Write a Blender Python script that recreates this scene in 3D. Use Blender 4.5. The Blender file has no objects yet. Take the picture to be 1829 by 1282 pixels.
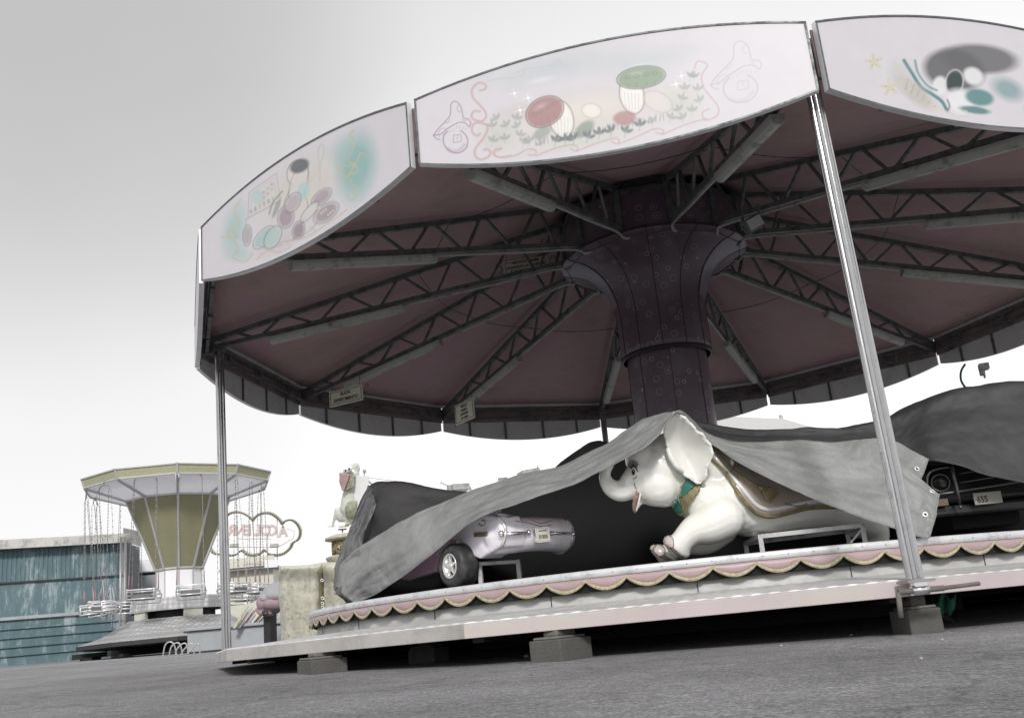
import bpy, bmesh, math, random
import numpy as np
from mathutils import Vector, Matrix, noise
from mathutils.bvhtree import BVHTree
random.seed(7)
S = bpy.context.scene
COL = S.collection
PI = math.pi

# ------------------------------------------------------------------ camera
CAMP = np.array([1.2498, -10.4688, 0.3385]); YAW, PITCH, ROLL, FPX = -0.2773, 0.2683, 0.0954, 1780.2
PHASE = -1.2198
PW, PH = 1829.0, 1282.0
_d = np.array([math.sin(YAW)*math.cos(PITCH), math.cos(YAW)*math.cos(PITCH), math.sin(PITCH)])
_r = np.array([math.cos(YAW), -math.sin(YAW), 0.0]); _u = np.cross(_r, _d)
CR = math.cos(ROLL)*_r - math.sin(ROLL)*_u
CU = math.sin(ROLL)*_r + math.cos(ROLL)*_u
CD = _d

def W(px, py, D):
    """world point seen at pixel px,py of the photograph, D metres along the view axis"""
    return CAMP + D*(CD + CR*(px-PW/2)/FPX - CU*(py-PH/2)/FPX)

FWH = np.array((CD[0], CD[1], 0)); FWH = FWH/np.linalg.norm(FWH)

def proj(P):
    q = np.asarray(P, float) - CAMP
    z = q @ CD
    return np.stack([PW/2 + FPX*(q@CR)/z, PH/2 - FPX*(q@CU)/z], -1)

def depth(P):
    return float((np.asarray(P, float)-CAMP) @ CD)

def at_z(px, py, z):
    v = CD + CR*(px-PW/2)/FPX - CU*(py-PH/2)/FPX
    return CAMP + v*((z-CAMP[2])/v[2])

def rad(k):
    a = PHASE - math.radians(30)*k
    return np.array([math.cos(a), math.sin(a), 0.0])

def ground_z(x, y):
    return 0.125 + 0.018*(2.3-x) + 0.012*(y+4.5)

cam = bpy.data.cameras.new('camera'); camo = bpy.data.objects.new('camera', cam); COL.objects.link(camo)
M3 = Matrix((CR, CU, -CD)).transposed().to_4x4(); M3.translation = Vector(CAMP)
camo.matrix_world = M3
cam.sensor_width = 36.0; cam.lens = FPX/PW*36.0; cam.clip_end = 2000; cam.clip_start = 0.05
S.camera = camo

# ------------------------------------------------------------------ materials
def mat(name, col, rough=0.6, metal=0.0, var=0.12, scale=6.0, bump=0.0, bscale=60.0, dirt=None, dirt_amt=0.0, dscale=3.0, spec=0.5, coat=0.0, two=None, attr=None):
    m = bpy.data.materials.new(name); m.use_nodes = True
    nt = m.node_tree; N = nt.nodes; L = nt.links
    b = N['Principled BSDF']
    b.inputs['Roughness'].default_value = rough; b.inputs['Metallic'].default_value = metal
    b.inputs['Specular IOR Level'].default_value = spec
    b.inputs['Coat Weight'].default_value = coat; b.inputs['Coat Roughness'].default_value = 0.08
    tc = N.new('ShaderNodeTexCoord')
    n1 = N.new('ShaderNodeTexNoise'); n1.inputs['Scale'].default_value = scale; n1.inputs['Detail'].default_value = 8; n1.inputs['Roughness'].default_value = 0.65
    L.new(tc.outputs['Object'], n1.inputs['Vector'])
    if attr:
        a = N.new('ShaderNodeAttribute'); a.attribute_name = attr
        src = a.outputs['Color']
    else:
        rgb = N.new('ShaderNodeRGB'); rgb.outputs[0].default_value = (*col, 1); src = rgb.outputs[0]
    mr = N.new('ShaderNodeMapRange'); mr.inputs['From Min'].default_value = 0.25; mr.inputs['From Max'].default_value = 0.75
    mr.inputs['To Min'].default_value = 1-var; mr.inputs['To Max'].default_value = 1+var
    L.new(n1.outputs['Fac'], mr.inputs['Value'])
    mul = N.new('ShaderNodeVectorMath'); mul.operation = 'SCALE'
    L.new(src, mul.inputs[0]); L.new(mr.outputs['Result'], mul.inputs['Scale'])
    out = mul.outputs['Vector']
    if dirt is not None:
        n2 = N.new('ShaderNodeTexNoise'); n2.inputs['Scale'].default_value = dscale; n2.inputs['Detail'].default_value = 10; n2.inputs['Roughness'].default_value = 0.75
        L.new(tc.outputs['Object'], n2.inputs['Vector'])
        r2 = N.new('ShaderNodeMapRange'); r2.inputs['From Min'].default_value = 0.55-0.25*dirt_amt; r2.inputs['From Max'].default_value = 0.72-0.2*dirt_amt
        L.new(n2.outputs['Fac'], r2.inputs['Value'])
        mx = N.new('ShaderNodeMix'); mx.data_type = 'RGBA'
        L.new(r2.outputs['Result'], mx.inputs['Factor']); L.new(out, mx.inputs['A']); mx.inputs['B'].default_value = (*dirt, 1)
        out = mx.outputs['Result']
        mrr = N.new('ShaderNodeMapRange'); mrr.inputs['To Min'].default_value = rough; mrr.inputs['To Max'].default_value = min(1, rough+0.25)
        L.new(r2.outputs['Result'], mrr.inputs['Value']); L.new(mrr.outputs['Result'], b.inputs['Roughness'])
    L.new(out, b.inputs['Base Color'])
    if bump:
        n3 = N.new('ShaderNodeTexNoise'); n3.inputs['Scale'].default_value = bscale; n3.inputs['Detail'].default_value = 6
        L.new(tc.outputs['Object'], n3.inputs['Vector'])
        bp = N.new('ShaderNodeBump'); bp.inputs['Strength'].default_value = bump; bp.inputs['Distance'].default_value = 0.01
        L.new(n3.outputs['Fac'], bp.inputs['Height']); L.new(bp.outputs['Normal'], b.inputs['Normal'])
    return m

MT = {}
def defmats():
    A = MT
    A['paint'] = mat('painted_panel', (1, 1, 1), 0.42, var=0.03, attr='paint', spec=0.4)
    A['lilac'] = mat('lilac_panel', (.57, .55, .59), 0.45, var=0.03, dirt=(.42, .40, .42), dirt_amt=0.1)
    A['panel_back'] = mat('grey_panel_back', (.60, .61, .62), 0.6, var=0.08, dirt=(.45, .45, .46), dirt_amt=0.3)
    A['maroon_strip'] = mat('maroon_board', (.24, .18, .18), 0.8, var=0.2, dirt=(.06, .05, .05), dirt_amt=0.3)
    A['white_trim'] = mat('white_metal_edge', (.72, .72, .74), 0.3, metal=0.4, var=0.08)
    A['lining'] = lining_mat()
    A['truss'] = mat('dark_grey_steel', (.13, .145, .145), 0.42, metal=0.3, var=0.2, dirt=(.065, .062, .062), dirt_amt=0.35, dscale=9)
    A['lamp'] = mat('grey_lamp_housing', (.38, .40, .38), 0.4, var=0.1, dirt=(.14, .14, .13), dirt_amt=0.2, dscale=6)
    A['screw'] = mat('dark_clip', (.02, .02, .02), 0.5)
    A['shaft'] = star_mat()
    A['seam'] = mat('dark_seam', (.02, .018, .022), 0.6)
    A['flare_panel'] = mat('pale_violet_panel', (.21, .20, .25), 0.35, var=0.3, scale=3, spec=0.5)
    A['alu'] = mat('brushed_aluminium', (.42, .42, .43), 0.22, metal=0.9, var=0.08, scale=14, dirt=(.30, .30, .31), dirt_amt=0.15, dscale=8)
    A['rim'] = mat('white_aluminium_rim', (.62, .62, .64), 0.42, metal=0.25, var=0.08, scale=9, dirt=(.42, .42, .43), dirt_amt=0.2, dscale=7)
    A['tread'] = tread_mat()
    A['riser'] = mat('pale_grey_riser', (.46, .46, .45), 0.5, var=0.16, scale=2.2, dirt=(.33, .33, .32), dirt_amt=0.35, dscale=2.5, spec=0.5)
    A['pink'] = mat('dusty_pink_paint', (.37, .265, .275), 0.4, var=0.12, scale=3, dirt=(.38, .31, .31), dirt_amt=0.3, dscale=4, spec=0.6)
    A['pink_beam'] = mat('worn_pink_beam', (.50, .42, .45), 0.5, var=0.14, scale=1.3, dirt=(.50, .47, .43), dirt_amt=0.55, dscale=1.1)
    A['beige_beam'] = mat('worn_beige_beam', (.44, .42, .40), 0.55, var=0.15, scale=1.5, dirt=(.30, .29, .28), dirt_amt=0.3, dscale=2.2)
    A['ceil_white'] = glow_cloth_mat()
    A['gold'] = mat('faded_gold_trim', (.42, .38, .26), 0.5, var=0.35, scale=70, bump=0.5, bscale=90, dirt=(.25, .22, .14), dirt_amt=0.35, dscale=40)
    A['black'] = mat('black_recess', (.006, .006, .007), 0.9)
    A['deck'] = mat('dark_deck_board', (.02, .02, .022), 0.8)
    A['asphalt'] = asphalt_mat()
    A['concrete'] = mat('stained_block', (.10, .10, .095), 0.85, var=0.25, scale=8, bump=0.6, bscale=50, dirt=(.09, .085, .08), dirt_amt=0.5, dscale=5)
    A['wood'] = mat('weathered_wood', (.15, .14, .13), 0.8, var=0.3, scale=12, bump=0.4)
    A['steel_dark'] = mat('dark_chassis_steel', (.018, .018, .02), 0.6, var=0.3)
    A['tarp'] = tarp_mat('light_grey_tarpaulin', (.235, .24, .24), 0.55, 1.0)
    A['tarp_dark'] = tarp_mat('dark_grey_tarpaulin', (.045, .044, .046), 0.7, 0.6)
    A['tarp_side'] = tarp_mat('mid_grey_tarpaulin', (.12, .12, .125), 0.6, 1.0)
    A['tarp_mid'] = tarp_mat('charcoal_tarpaulin', (.040, .040, .042), 0.65, 0.6)
    A['eyelet'] = mat('white_eyelet_ring', (.75, .75, .73), 0.35, metal=0.5)
    A['ele'] = elephant_mat()
    A['ear_in'] = mat('pale_grey_ear', (.74, .74, .69), 0.22, var=0.08, scale=5, coat=0.6)
    A['teal'] = mat('teal_enamel', (.03, .16, .13), 0.25, var=0.25, scale=12, coat=0.5)
    A['gold_dark'] = mat('antique_gold', (.24, .205, .105), 0.38, metal=0.35, var=0.35, scale=30, bump=0.6, bscale=120)
    A['saddle'] = mat('brown_pearl_saddle', (.40, .33, .28), 0.24, metal=0.15, var=0.18, scale=5, coat=0.7)
    A['saddle_lip'] = mat('white_pearl_lip', (.68, .67, .68), 0.2, var=0.06, coat=0.7)
    A['mouth'] = mat('pink_brown_mouth', (.30, .19, .165), 0.3, var=0.3, scale=30)
    A['eye_black'] = mat('black_eye_paint', (.012, .012, .012), 0.15, coat=0.5)
    A['eye_white'] = mat('white_eye_paint', (.8, .8, .8), 0.2)
    A['toe'] = mat('brown_grey_sole', (.26, .20, .185), 0.3, var=0.3, scale=18, coat=0.4)
    A['toenail'] = mat('pearl_toenail', (.55, .50, .47), 0.2, var=0.1, coat=0.5)
    A['car'] = mat('pale_lilac_car_paint', (.84, .81, .87), 0.18, var=0.04, coat=0.8, dirt=(.5, .47, .5), dirt_amt=0.1)
    A['car_dark'] = mat('mauve_car_paint', (.58, .38, .50), 0.25, var=0.12, coat=0.7)
    A['chrome'] = mat('worn_chrome', (.75, .75, .75), 0.14, metal=0.95, var=0.06)
    A['silver'] = mat('silver_plastic', (.62, .62, .61), 0.3, metal=0.5, var=0.1)
    A['rubber'] = mat('black_rubber', (.022, .022, .024), 0.55, var=0.25, scale=20, bump=0.1, dirt=(.09, .085, .08), dirt_amt=0.25, dscale=9)
    A['plate'] = mat('cream_plate', (.60, .58, .50), 0.4, var=0.1)
    A['shade_plate'] = mat('shade_darkened_plate', (.28, .27, .24), 0.5, var=0.15)  # plate colour darkened to imitate the shade under the tarp
    A['ink'] = mat('black_ink', (.02, .02, .02), 0.6)
    A['brown'] = mat('brown_reflector', (.13, .095, .06), 0.35, var=0.3, scale=80)
    A['red_art'] = mat('faded_red_airbrush', (.30, .12, .12), 0.3, var=0.3, scale=20)
    A['dark_tube'] = mat('shaded_tube_metal', (.13, .13, .13), 0.4, metal=0.6)
    A['black_car'] = mat('black_ride_paint', (.012, .012, .013), 0.35, var=0.2)
    A['dim_chrome'] = mat('dull_tube_metal', (.34, .34, .34), 0.35, metal=0.7)
    A['white_frame'] = mat('white_square_tube', (.55, .55, .55), 0.4, var=0.1, dirt=(.3, .3, .3), dirt_amt=0.3, dscale=10)
    A['sign'] = mat('cream_sign_board', (.62, .62, .52), 0.6, var=0.08, scale=20)
    A['sign_rim'] = mat('black_sign_rim', (.03, .03, .028), 0.6)
    # background
    A['bg_green_gold'] = mat('glitter_gold_strip', (.40, .40, .27), 0.5, var=0.45, scale=40, spec=0.4)
    A['olive'] = mat('olive_funnel_panel', (.235, .23, .14), 0.6, var=0.05, scale=3)
    A['white_bg'] = mat('white_fabric_panel', (.80, .80, .82), 0.6, var=0.03)
    A['frame_bg'] = mat('grey_white_frame', (.50, .50, .50), 0.4, metal=0.3, var=0.1)
    A['chain'] = mat('dark_chain_steel', (.27, .27, .27), 0.45, metal=0.6)
    A['red_sleeve'] = mat('faded_red_sleeve', (.30, .20, .22), 0.6)
    A['checker'] = checker_mat()
    A['seatpan'] = mat('dark_seat_pan', (.13, .13, .135), 0.5)
    A['container'] = container_mat()
    A['cont_side'] = mat('pale_blue_grey_side', (.34, .36, .38), 0.6, var=0.15, scale=2)
    A['cont_roof'] = mat('pale_canvas_roof', (.52, .515, .49), 0.7, var=0.12, scale=2, dirt=(.26, .26, .25), dirt_amt=0.3)
    A['graffiti'] = mat('pale_graffiti_paint', (.42, .48, .52), 0.6, var=0.2, scale=10)
    A['bulb'] = mat('bulb_border', (.48, .46, .38), 0.5, var=0.4, scale=14)
    A['bulb_dot'] = mat('dark_bulb', (.16, .15, .12), 0.4)
    A['pink_letter'] = mat('faded_pink_letter', (.58, .45, .47), 0.5, var=0.15)
    A['kiosk'] = mat('cream_kiosk_wall', (.60, .60, .52), 0.6, var=0.06)
    A['cream_tarp'] = mat('mottled_cream_tarp', (.52, .51, .43), 0.4, var=0.22, scale=5, bump=.6, bscale=4, dirt=(.24, .24, .16), dirt_amt=0.2, dscale=11)
    A['olive_band'] = mat('olive_strap', (.20, .19, .10), 0.6, var=0.2)
    A['mauve_tarp'] = mat('mauve_cloth', (.34, .24, .27), 0.7, var=0.2)
    A['grey_cloth'] = mat('grey_cloth', (.34, .33, .36), 0.7, var=0.15)
    A['frog'] = mat('pale_green_fibreglass', (.56, .58, .52), 0.3, var=0.12, coat=0.4)
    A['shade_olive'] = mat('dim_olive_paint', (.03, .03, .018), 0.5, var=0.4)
    A['frog_dark'] = mat('mossy_green_belly', (.30, .31, .23), 0.45, var=0.5, scale=9)
    A['frog_mouth'] = mat('dusty_pink_mouth', (.44, .29, .31), 0.4, var=0.2, scale=4)
    A['cream_gold'] = mat('cream_gold_ornament', (.46, .43, .33), 0.5, var=0.4, scale=9)
    A['light_white'] = mat('white_plaster', (.78, .78, .78), 0.6, var=0.03)
    A['pale_deco'] = mat('pale_grey_decoration', (.55, .55, .58), 0.6, var=0.1)
    A['lens'] = mat('floodlight_glass', (.45, .47, .48), 0.1, coat=1.0)
    A['teal_cable'] = mat('teal_cable', (.06, .12, .14), 0.5)
    A['green_cloth'] = mat('green_printed_rag', (.10, .36, .26), 0.7, var=0.4, scale=20)
    A['pebble'] = mat('pale_pebble', (.38, .36, .34), 0.8, var=0.3)
    A['pebble_pink'] = mat('pinkish_pebble', (.45, .31, .27), 0.8, var=0.3)

def newmat(name):
    m = bpy.data.materials.new(name); m.use_nodes = True
    return m, m.node_tree.nodes, m.node_tree.links, m.node_tree.nodes['Principled BSDF']

def ramp(N, stops):
    r = N.new('ShaderNodeValToRGB')
    while len(r.color_ramp.elements) < len(stops): r.color_ramp.elements.new(0.5)
    for e, (p, c) in zip(r.color_ramp.elements, stops):
        e.position = p; e.color = (*c, 1) if len(c) == 3 else c
    return r

def lining_mat():
    m, N, L, b = newmat('maroon_canvas_lining')
    tc = N.new('ShaderNodeTexCoord')
    n = N.new('ShaderNodeTexNoise'); n.inputs['Scale'].default_value = 1.1; n.inputs['Detail'].default_value = 10; n.inputs['Roughness'].default_value = .7
    L.new(tc.outputs['Object'], n.inputs['Vector'])
    r = ramp(N, [(.2, (.28, .19, .19)), (.5, (.40, .28, .28)), (.62, (.40, .25, .30)), (.85, (.50, .37, .37))])
    L.new(n.outputs['Fac'], r.inputs['Fac'])
    f = N.new('ShaderNodeTexNoise'); f.inputs['Scale'].default_value = 220; f.inputs['Detail'].default_value = 3
    L.new(tc.outputs['Object'], f.inputs['Vector'])
    mr = N.new('ShaderNodeMapRange'); mr.inputs['From Min'].default_value = .3; mr.inputs['From Max'].default_value = .7; mr.inputs['To Min'].default_value = .78; mr.inputs['To Max'].default_value = 1.2
    L.new(f.outputs['Fac'], mr.inputs['Value'])
    s = N.new('ShaderNodeVectorMath'); s.operation = 'SCALE'; L.new(r.outputs['Color'], s.inputs[0]); L.new(mr.outputs['Result'], s.inputs['Scale'])
    L.new(s.outputs['Vector'], b.inputs['Base Color']); b.inputs['Roughness'].default_value = .75
    bp = N.new('ShaderNodeBump'); bp.inputs['Strength'].default_value = .5; bp.inputs['Distance'].default_value = .05
    n2 = N.new('ShaderNodeTexNoise'); n2.inputs['Scale'].default_value = 3.2; n2.inputs['Detail'].default_value = 5; n2.inputs['Distortion'].default_value = 1.0
    L.new(tc.outputs['Object'], n2.inputs['Vector']); L.new(n2.outputs['Fac'], bp.inputs['Height']); L.new(bp.outputs['Normal'], b.inputs['Normal'])
    return m

def star_mat():
    m, N, L, b = newmat('violet_starry_panel')
    tc = N.new('ShaderNodeTexCoord')
    n = N.new('ShaderNodeTexNoise'); n.inputs['Scale'].default_value = 2.3; n.inputs['Detail'].default_value = 6
    L.new(tc.outputs['Object'], n.inputs['Vector'])
    r = ramp(N, [(.3, (.085, .052, .078)), (.55, (.115, .088, .112)), (.8, (.16, .15, .155))]); L.new(n.outputs['Fac'], r.inputs['Fac'])
    v = N.new('ShaderNodeTexVoronoi'); v.inputs['Scale'].default_value = 7.5; L.new(tc.outputs['Object'], v.inputs['Vector'])
    rg = ramp(N, [(.0, (1, 1, 1)), (.05, (.5, .5, .5)), (.08, (0, 0, 0)), (.235, (0, 0, 0)), (.26, (.55, .55, .55)), (.285, (0, 0, 0))])
    L.new(v.outputs['Distance'], rg.inputs['Fac'])
    v2 = N.new('ShaderNodeTexVoronoi'); v2.inputs['Scale'].default_value = 15; L.new(tc.outputs['Object'], v2.inputs['Vector'])
    r3 = ramp(N, [(.0, (.8, .8, .8)), (.06, (.4, .4, .4)), (.1, (0, 0, 0))]); L.new(v2.outputs['Distance'], r3.inputs['Fac'])
    ad = N.new('ShaderNodeMath'); ad.operation = 'MAXIMUM'; L.new(rg.outputs['Color'], ad.inputs[0]); L.new(r3.outputs['Color'], ad.inputs[1])
    mm = N.new('ShaderNodeMath'); mm.operation = 'MULTIPLY'; L.new(ad.outputs[0], mm.inputs[0]); mm.inputs[1].default_value = .9
    mx = N.new('ShaderNodeMix'); mx.data_type = 'RGBA'; L.new(mm.outputs[0], mx.inputs['Factor']); L.new(r.outputs['Color'], mx.inputs['A']); mx.inputs['B'].default_value = (.55, .53, .56, 1)
    L.new(mx.outputs['Result'], b.inputs['Base Color']); b.inputs['Roughness'].default_value = .38
    return m

def tread_mat():
    m, N, L, b = newmat('ribbed_aluminium_tread')
    tc = N.new('ShaderNodeTexCoord')
    v = N.new('ShaderNodeTexVoronoi'); v.inputs['Scale'].default_value = 28; L.new(tc.outputs['Object'], v.inputs['Vector'])
    n = N.new('ShaderNodeTexNoise'); n.inputs['Scale'].default_value = 5; n.inputs['Detail'].default_value = 8; L.new(tc.outputs['Object'], n.inputs['Vector'])
    r = ramp(N, [(.3, (.58, .58, .58)), (.7, (.80, .80, .81))]); L.new(n.outputs['Fac'], r.inputs['Fac'])
    L.new(r.outputs['Color'], b.inputs['Base Color']); b.inputs['Metallic'].default_value = .35; b.inputs['Roughness'].default_value = .42
    bp = N.new('ShaderNodeBump'); bp.inputs['Strength'].default_value = .35; bp.inputs['Distance'].default_value = .004
    L.new(v.outputs['Distance'], bp.inputs['Height']); L.new(bp.outputs['Normal'], b.inputs['Normal'])
    return m

def checker_mat():
    m, N, L, b = newmat('diamond_plate')
    tc = N.new('ShaderNodeTexCoord')
    v = N.new('ShaderNodeTexVoronoi'); v.inputs['Scale'].default_value = 7; v.inputs['Randomness'].default_value = .15; L.new(tc.outputs['Object'], v.inputs['Vector'])
    r = ramp(N, [(.0, (.80, .80, .80)), (.35, (.50, .50, .51)), (.7, (.36, .36, .37))]); L.new(v.outputs['Distance'], r.inputs['Fac'])
    L.new(r.outputs['Color'], b.inputs['Base Color']); b.inputs['Metallic'].default_value = .3; b.inputs['Roughness'].default_value = .4
    return m

def asphalt_mat():
    m, N, L, b = newmat('asphalt')
    tc = N.new('ShaderNodeTexCoord')
    n = N.new('ShaderNodeTexNoise'); n.inputs['Scale'].default_value = 70; n.inputs['Detail'].default_value = 8; n.inputs['Roughness'].default_value = .85
    L.new(tc.outputs['Object'], n.inputs['Vector'])
    r = ramp(N, [(.32, (.05, .05, .054)), (.5, (.25, .248, .26)), (.66, (.62, .61, .63))]); L.new(n.outputs['Fac'], r.inputs['Fac'])
    n2 = N.new('ShaderNodeTexNoise'); n2.inputs['Scale'].default_value = 14; n2.inputs['Detail'].default_value = 12; n2.inputs['Roughness'].default_value = .9; L.new(tc.outputs['Object'], n2.inputs['Vector'])
    mr = N.new('ShaderNodeMapRange'); mr.inputs['From Min'].default_value = .35; mr.inputs['From Max'].default_value = .65; mr.inputs['To Min'].default_value = .55; mr.inputs['To Max'].default_value = 1.5
    L.new(n2.outputs['Fac'], mr.inputs['Value'])
    s = N.new('ShaderNodeVectorMath'); s.operation = 'SCALE'; L.new(r.outputs['Color'], s.inputs[0]); L.new(mr.outputs['Result'], s.inputs['Scale'])
    L.new(s.outputs['Vector'], b.inputs['Base Color']); b.inputs['Roughness'].default_value = .85
    vc = N.new('ShaderNodeTexVoronoi'); vc.feature = 'DISTANCE_TO_EDGE'; vc.inputs['Scale'].default_value = .45
    wn = N.new('ShaderNodeTexNoise'); wn.inputs['Scale'].default_value = 1.5; wn.inputs['Detail'].default_value = 6; L.new(tc.outputs['Object'], wn.inputs['Vector'])
    wa = N.new('ShaderNodeVectorMath'); wa.operation = 'ADD'; L.new(tc.outputs['Object'], wa.inputs[0]); L.new(wn.outputs['Color'], wa.inputs[1]); L.new(wa.outputs['Vector'], vc.inputs['Vector'])
    ck = N.new('ShaderNodeMapRange'); ck.inputs['From Min'].default_value = .0; ck.inputs['From Max'].default_value = .012; ck.inputs['To Min'].default_value = .7; L.new(vc.outputs['Distance'], ck.inputs['Value'])
    bn = N.new('ShaderNodeTexNoise'); bn.inputs['Scale'].default_value = .5; bn.inputs['Detail'].default_value = 8; bn.inputs['Roughness'].default_value = .7; L.new(tc.outputs['Object'], bn.inputs['Vector'])
    br_ = N.new('ShaderNodeMapRange'); br_.inputs['From Min'].default_value = .35; br_.inputs['From Max'].default_value = .65; br_.inputs['To Min'].default_value = .68; br_.inputs['To Max'].default_value = 1.15; L.new(bn.outputs['Fac'], br_.inputs['Value'])
    cm = N.new('ShaderNodeMath'); cm.operation = 'MULTIPLY'; L.new(ck.outputs['Result'], cm.inputs[0]); L.new(br_.outputs['Result'], cm.inputs[1])
    s9 = N.new('ShaderNodeVectorMath'); s9.operation = 'SCALE'; L.new(s.outputs['Vector'], s9.inputs[0]); L.new(cm.outputs[0], s9.inputs['Scale']); L.new(s9.outputs['Vector'], b.inputs['Base Color'])
    bp = N.new('ShaderNodeBump'); bp.inputs['Strength'].default_value = 1.0; bp.inputs['Distance'].default_value = .012
    L.new(n.outputs['Fac'], bp.inputs['Height']); L.new(bp.outputs['Normal'], b.inputs['Normal'])
    return m

def tarp_mat(name, col, rough, bs):
    m, N, L, b = newmat(name)
    tc = N.new('ShaderNodeTexCoord')
    n = N.new('ShaderNodeTexNoise'); n.inputs['Scale'].default_value = 3.5; n.inputs['Detail'].default_value = 10; n.inputs['Roughness'].default_value = .65; n.inputs['Distortion'].default_value = .1
    L.new(tc.outputs['Object'], n.inputs['Vector'])
    c = np.array(col)
    r = ramp(N, [(.25, tuple(c*.72)), (.5, tuple(c)), (.75, tuple(c*1.3))]); L.new(n.outputs['Fac'], r.inputs['Fac'])
    g = N.new('ShaderNodeTexNoise'); g.inputs['Scale'].default_value = 130; g.inputs['Detail'].default_value = 3; L.new(tc.outputs['Object'], g.inputs['Vector'])
    mr = N.new('ShaderNodeMapRange'); mr.inputs['From Min'].default_value = .3; mr.inputs['From Max'].default_value = .7; mr.inputs['To Min'].default_value = .88; mr.inputs['To Max'].default_value = 1.12
    L.new(g.outputs['Fac'], mr.inputs['Value'])
    s = N.new('ShaderNodeVectorMath'); s.operation = 'SCALE'; L.new(r.outputs['Color'], s.inputs[0]); L.new(mr.outputs['Result'], s.inputs['Scale'])
    L.new(s.outputs['Vector'], b.inputs['Base Color']); b.inputs['Roughness'].default_value = rough
    v = N.new('ShaderNodeTexVoronoi'); v.inputs['Scale'].default_value = 5.0; v.feature = 'DISTANCE_TO_EDGE'
    ds = N.new('ShaderNodeVectorMath'); ds.operation = 'ADD'
    L.new(tc.outputs['Object'], ds.inputs[0]); n4 = N.new('ShaderNodeTexNoise'); n4.inputs['Scale'].default_value = 4; L.new(tc.outputs['Object'], n4.inputs['Vector']); sc4 = N.new('ShaderNodeVectorMath'); sc4.operation = 'SCALE'; sc4.inputs['Scale'].default_value = .16; L.new(n4.outputs['Color'], sc4.inputs[0]); L.new(sc4.outputs['Vector'], ds.inputs[1])
    L.new(ds.outputs['Vector'], v.inputs['Vector'])
    ad = N.new('ShaderNodeMath'); ad.operation = 'MULTIPLY_ADD'; L.new(n.outputs['Fac'], ad.inputs[0]); ad.inputs[1].default_value = .22; L.new(v.outputs['Distance'], ad.inputs[2])
    bp = N.new('ShaderNodeBump'); bp.inputs['Strength'].default_value = .55*bs; bp.inputs['Distance'].default_value = .035
    L.new(ad.outputs[0], bp.inputs['Height']); L.new(bp.outputs['Normal'], b.inputs['Normal'])
    return m

def elephant_mat():
    m, N, L, b = newmat('cream_white_enamel')
    tc = N.new('ShaderNodeTexCoord')
    n = N.new('ShaderNodeTexNoise'); n.inputs['Scale'].default_value = 2.2; n.inputs['Detail'].default_value = 6; L.new(tc.outputs['Object'], n.inputs['Vector'])
    r = ramp(N, [(.3, (.76, .755, .70)), (.6, (.86, .855, .82))]); L.new(n.outputs['Fac'], r.inputs['Fac'])
    L.new(r.outputs['Color'], b.inputs['Base Color']); b.inputs['Roughness'].default_value = .2
    b.inputs['Coat Weight'].default_value = .5; b.inputs['Coat Roughness'].default_value = .06
    return m

def glow_cloth_mat():
    m, N, L, b = newmat('translucent_white_cloth')
    t = N.new('ShaderNodeBsdfTranslucent'); t.inputs['Color'].default_value = (.9, .9, .93, 1); b.inputs['Base Color'].default_value = (.85, .85, .88, 1)
    mx = N.new('ShaderNodeMixShader'); mx.inputs['Fac'].default_value = .6; L.new(b.outputs[0], mx.inputs[1]); L.new(t.outputs[0], mx.inputs[2])
    L.new(mx.outputs[0], N['Material Output'].inputs['Surface'])
    return m

def container_mat():
    m, N, L, b = newmat('peeling_teal_paint')
    tc = N.new('ShaderNodeTexCoord')
    mp = N.new('ShaderNodeMapping'); mp.inputs['Scale'].default_value = (1.6, 1.6, .35); L.new(tc.outputs['Object'], mp.inputs['Vector'])
    n = N.new('ShaderNodeTexNoise'); n.inputs['Scale'].default_value = 1.6; n.inputs['Detail'].default_value = 12; n.inputs['Roughness'].default_value = .78; L.new(mp.outputs['Vector'], n.inputs['Vector'])
    r = ramp(N, [(.38, (.070, .130, .152)), (.52, (.095, .160, .182)), (.57, (.22, .29, .32)), (.66, (.36, .42, .45))]); L.new(n.outputs['Fac'], r.inputs['Fac'])
    L.new(r.outputs['Color'], b.inputs['Base Color']); b.inputs['Roughness'].default_value = .6
    return m

defmats()

# ------------------------------------------------------------------ mesh helpers
def tag(o, label=None, cat=None, group=None, kind=None):
    if label: o['label'] = label
    if cat: o['category'] = cat
    if group: o['group'] = group
    if kind: o['kind'] = kind
    return o

def thing(name, label, cat, loc, group=None):
    o = bpy.data.objects.new(name, None); COL.objects.link(o); o.location = Vector(loc); o.empty_display_size = .1
    o['_w'] = list(map(float, loc))
    return tag(o, label, cat, group)

def base_of(o):
    w = np.zeros(3)
    while o is not None:
        if '_w' in o: w = w + np.array(list(o['_w']))
        o = o.parent
    return w

def nrm(v):
    v = np.asarray(v, float); n = np.linalg.norm(v)
    return v/n if n > 1e-12 else v

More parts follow.
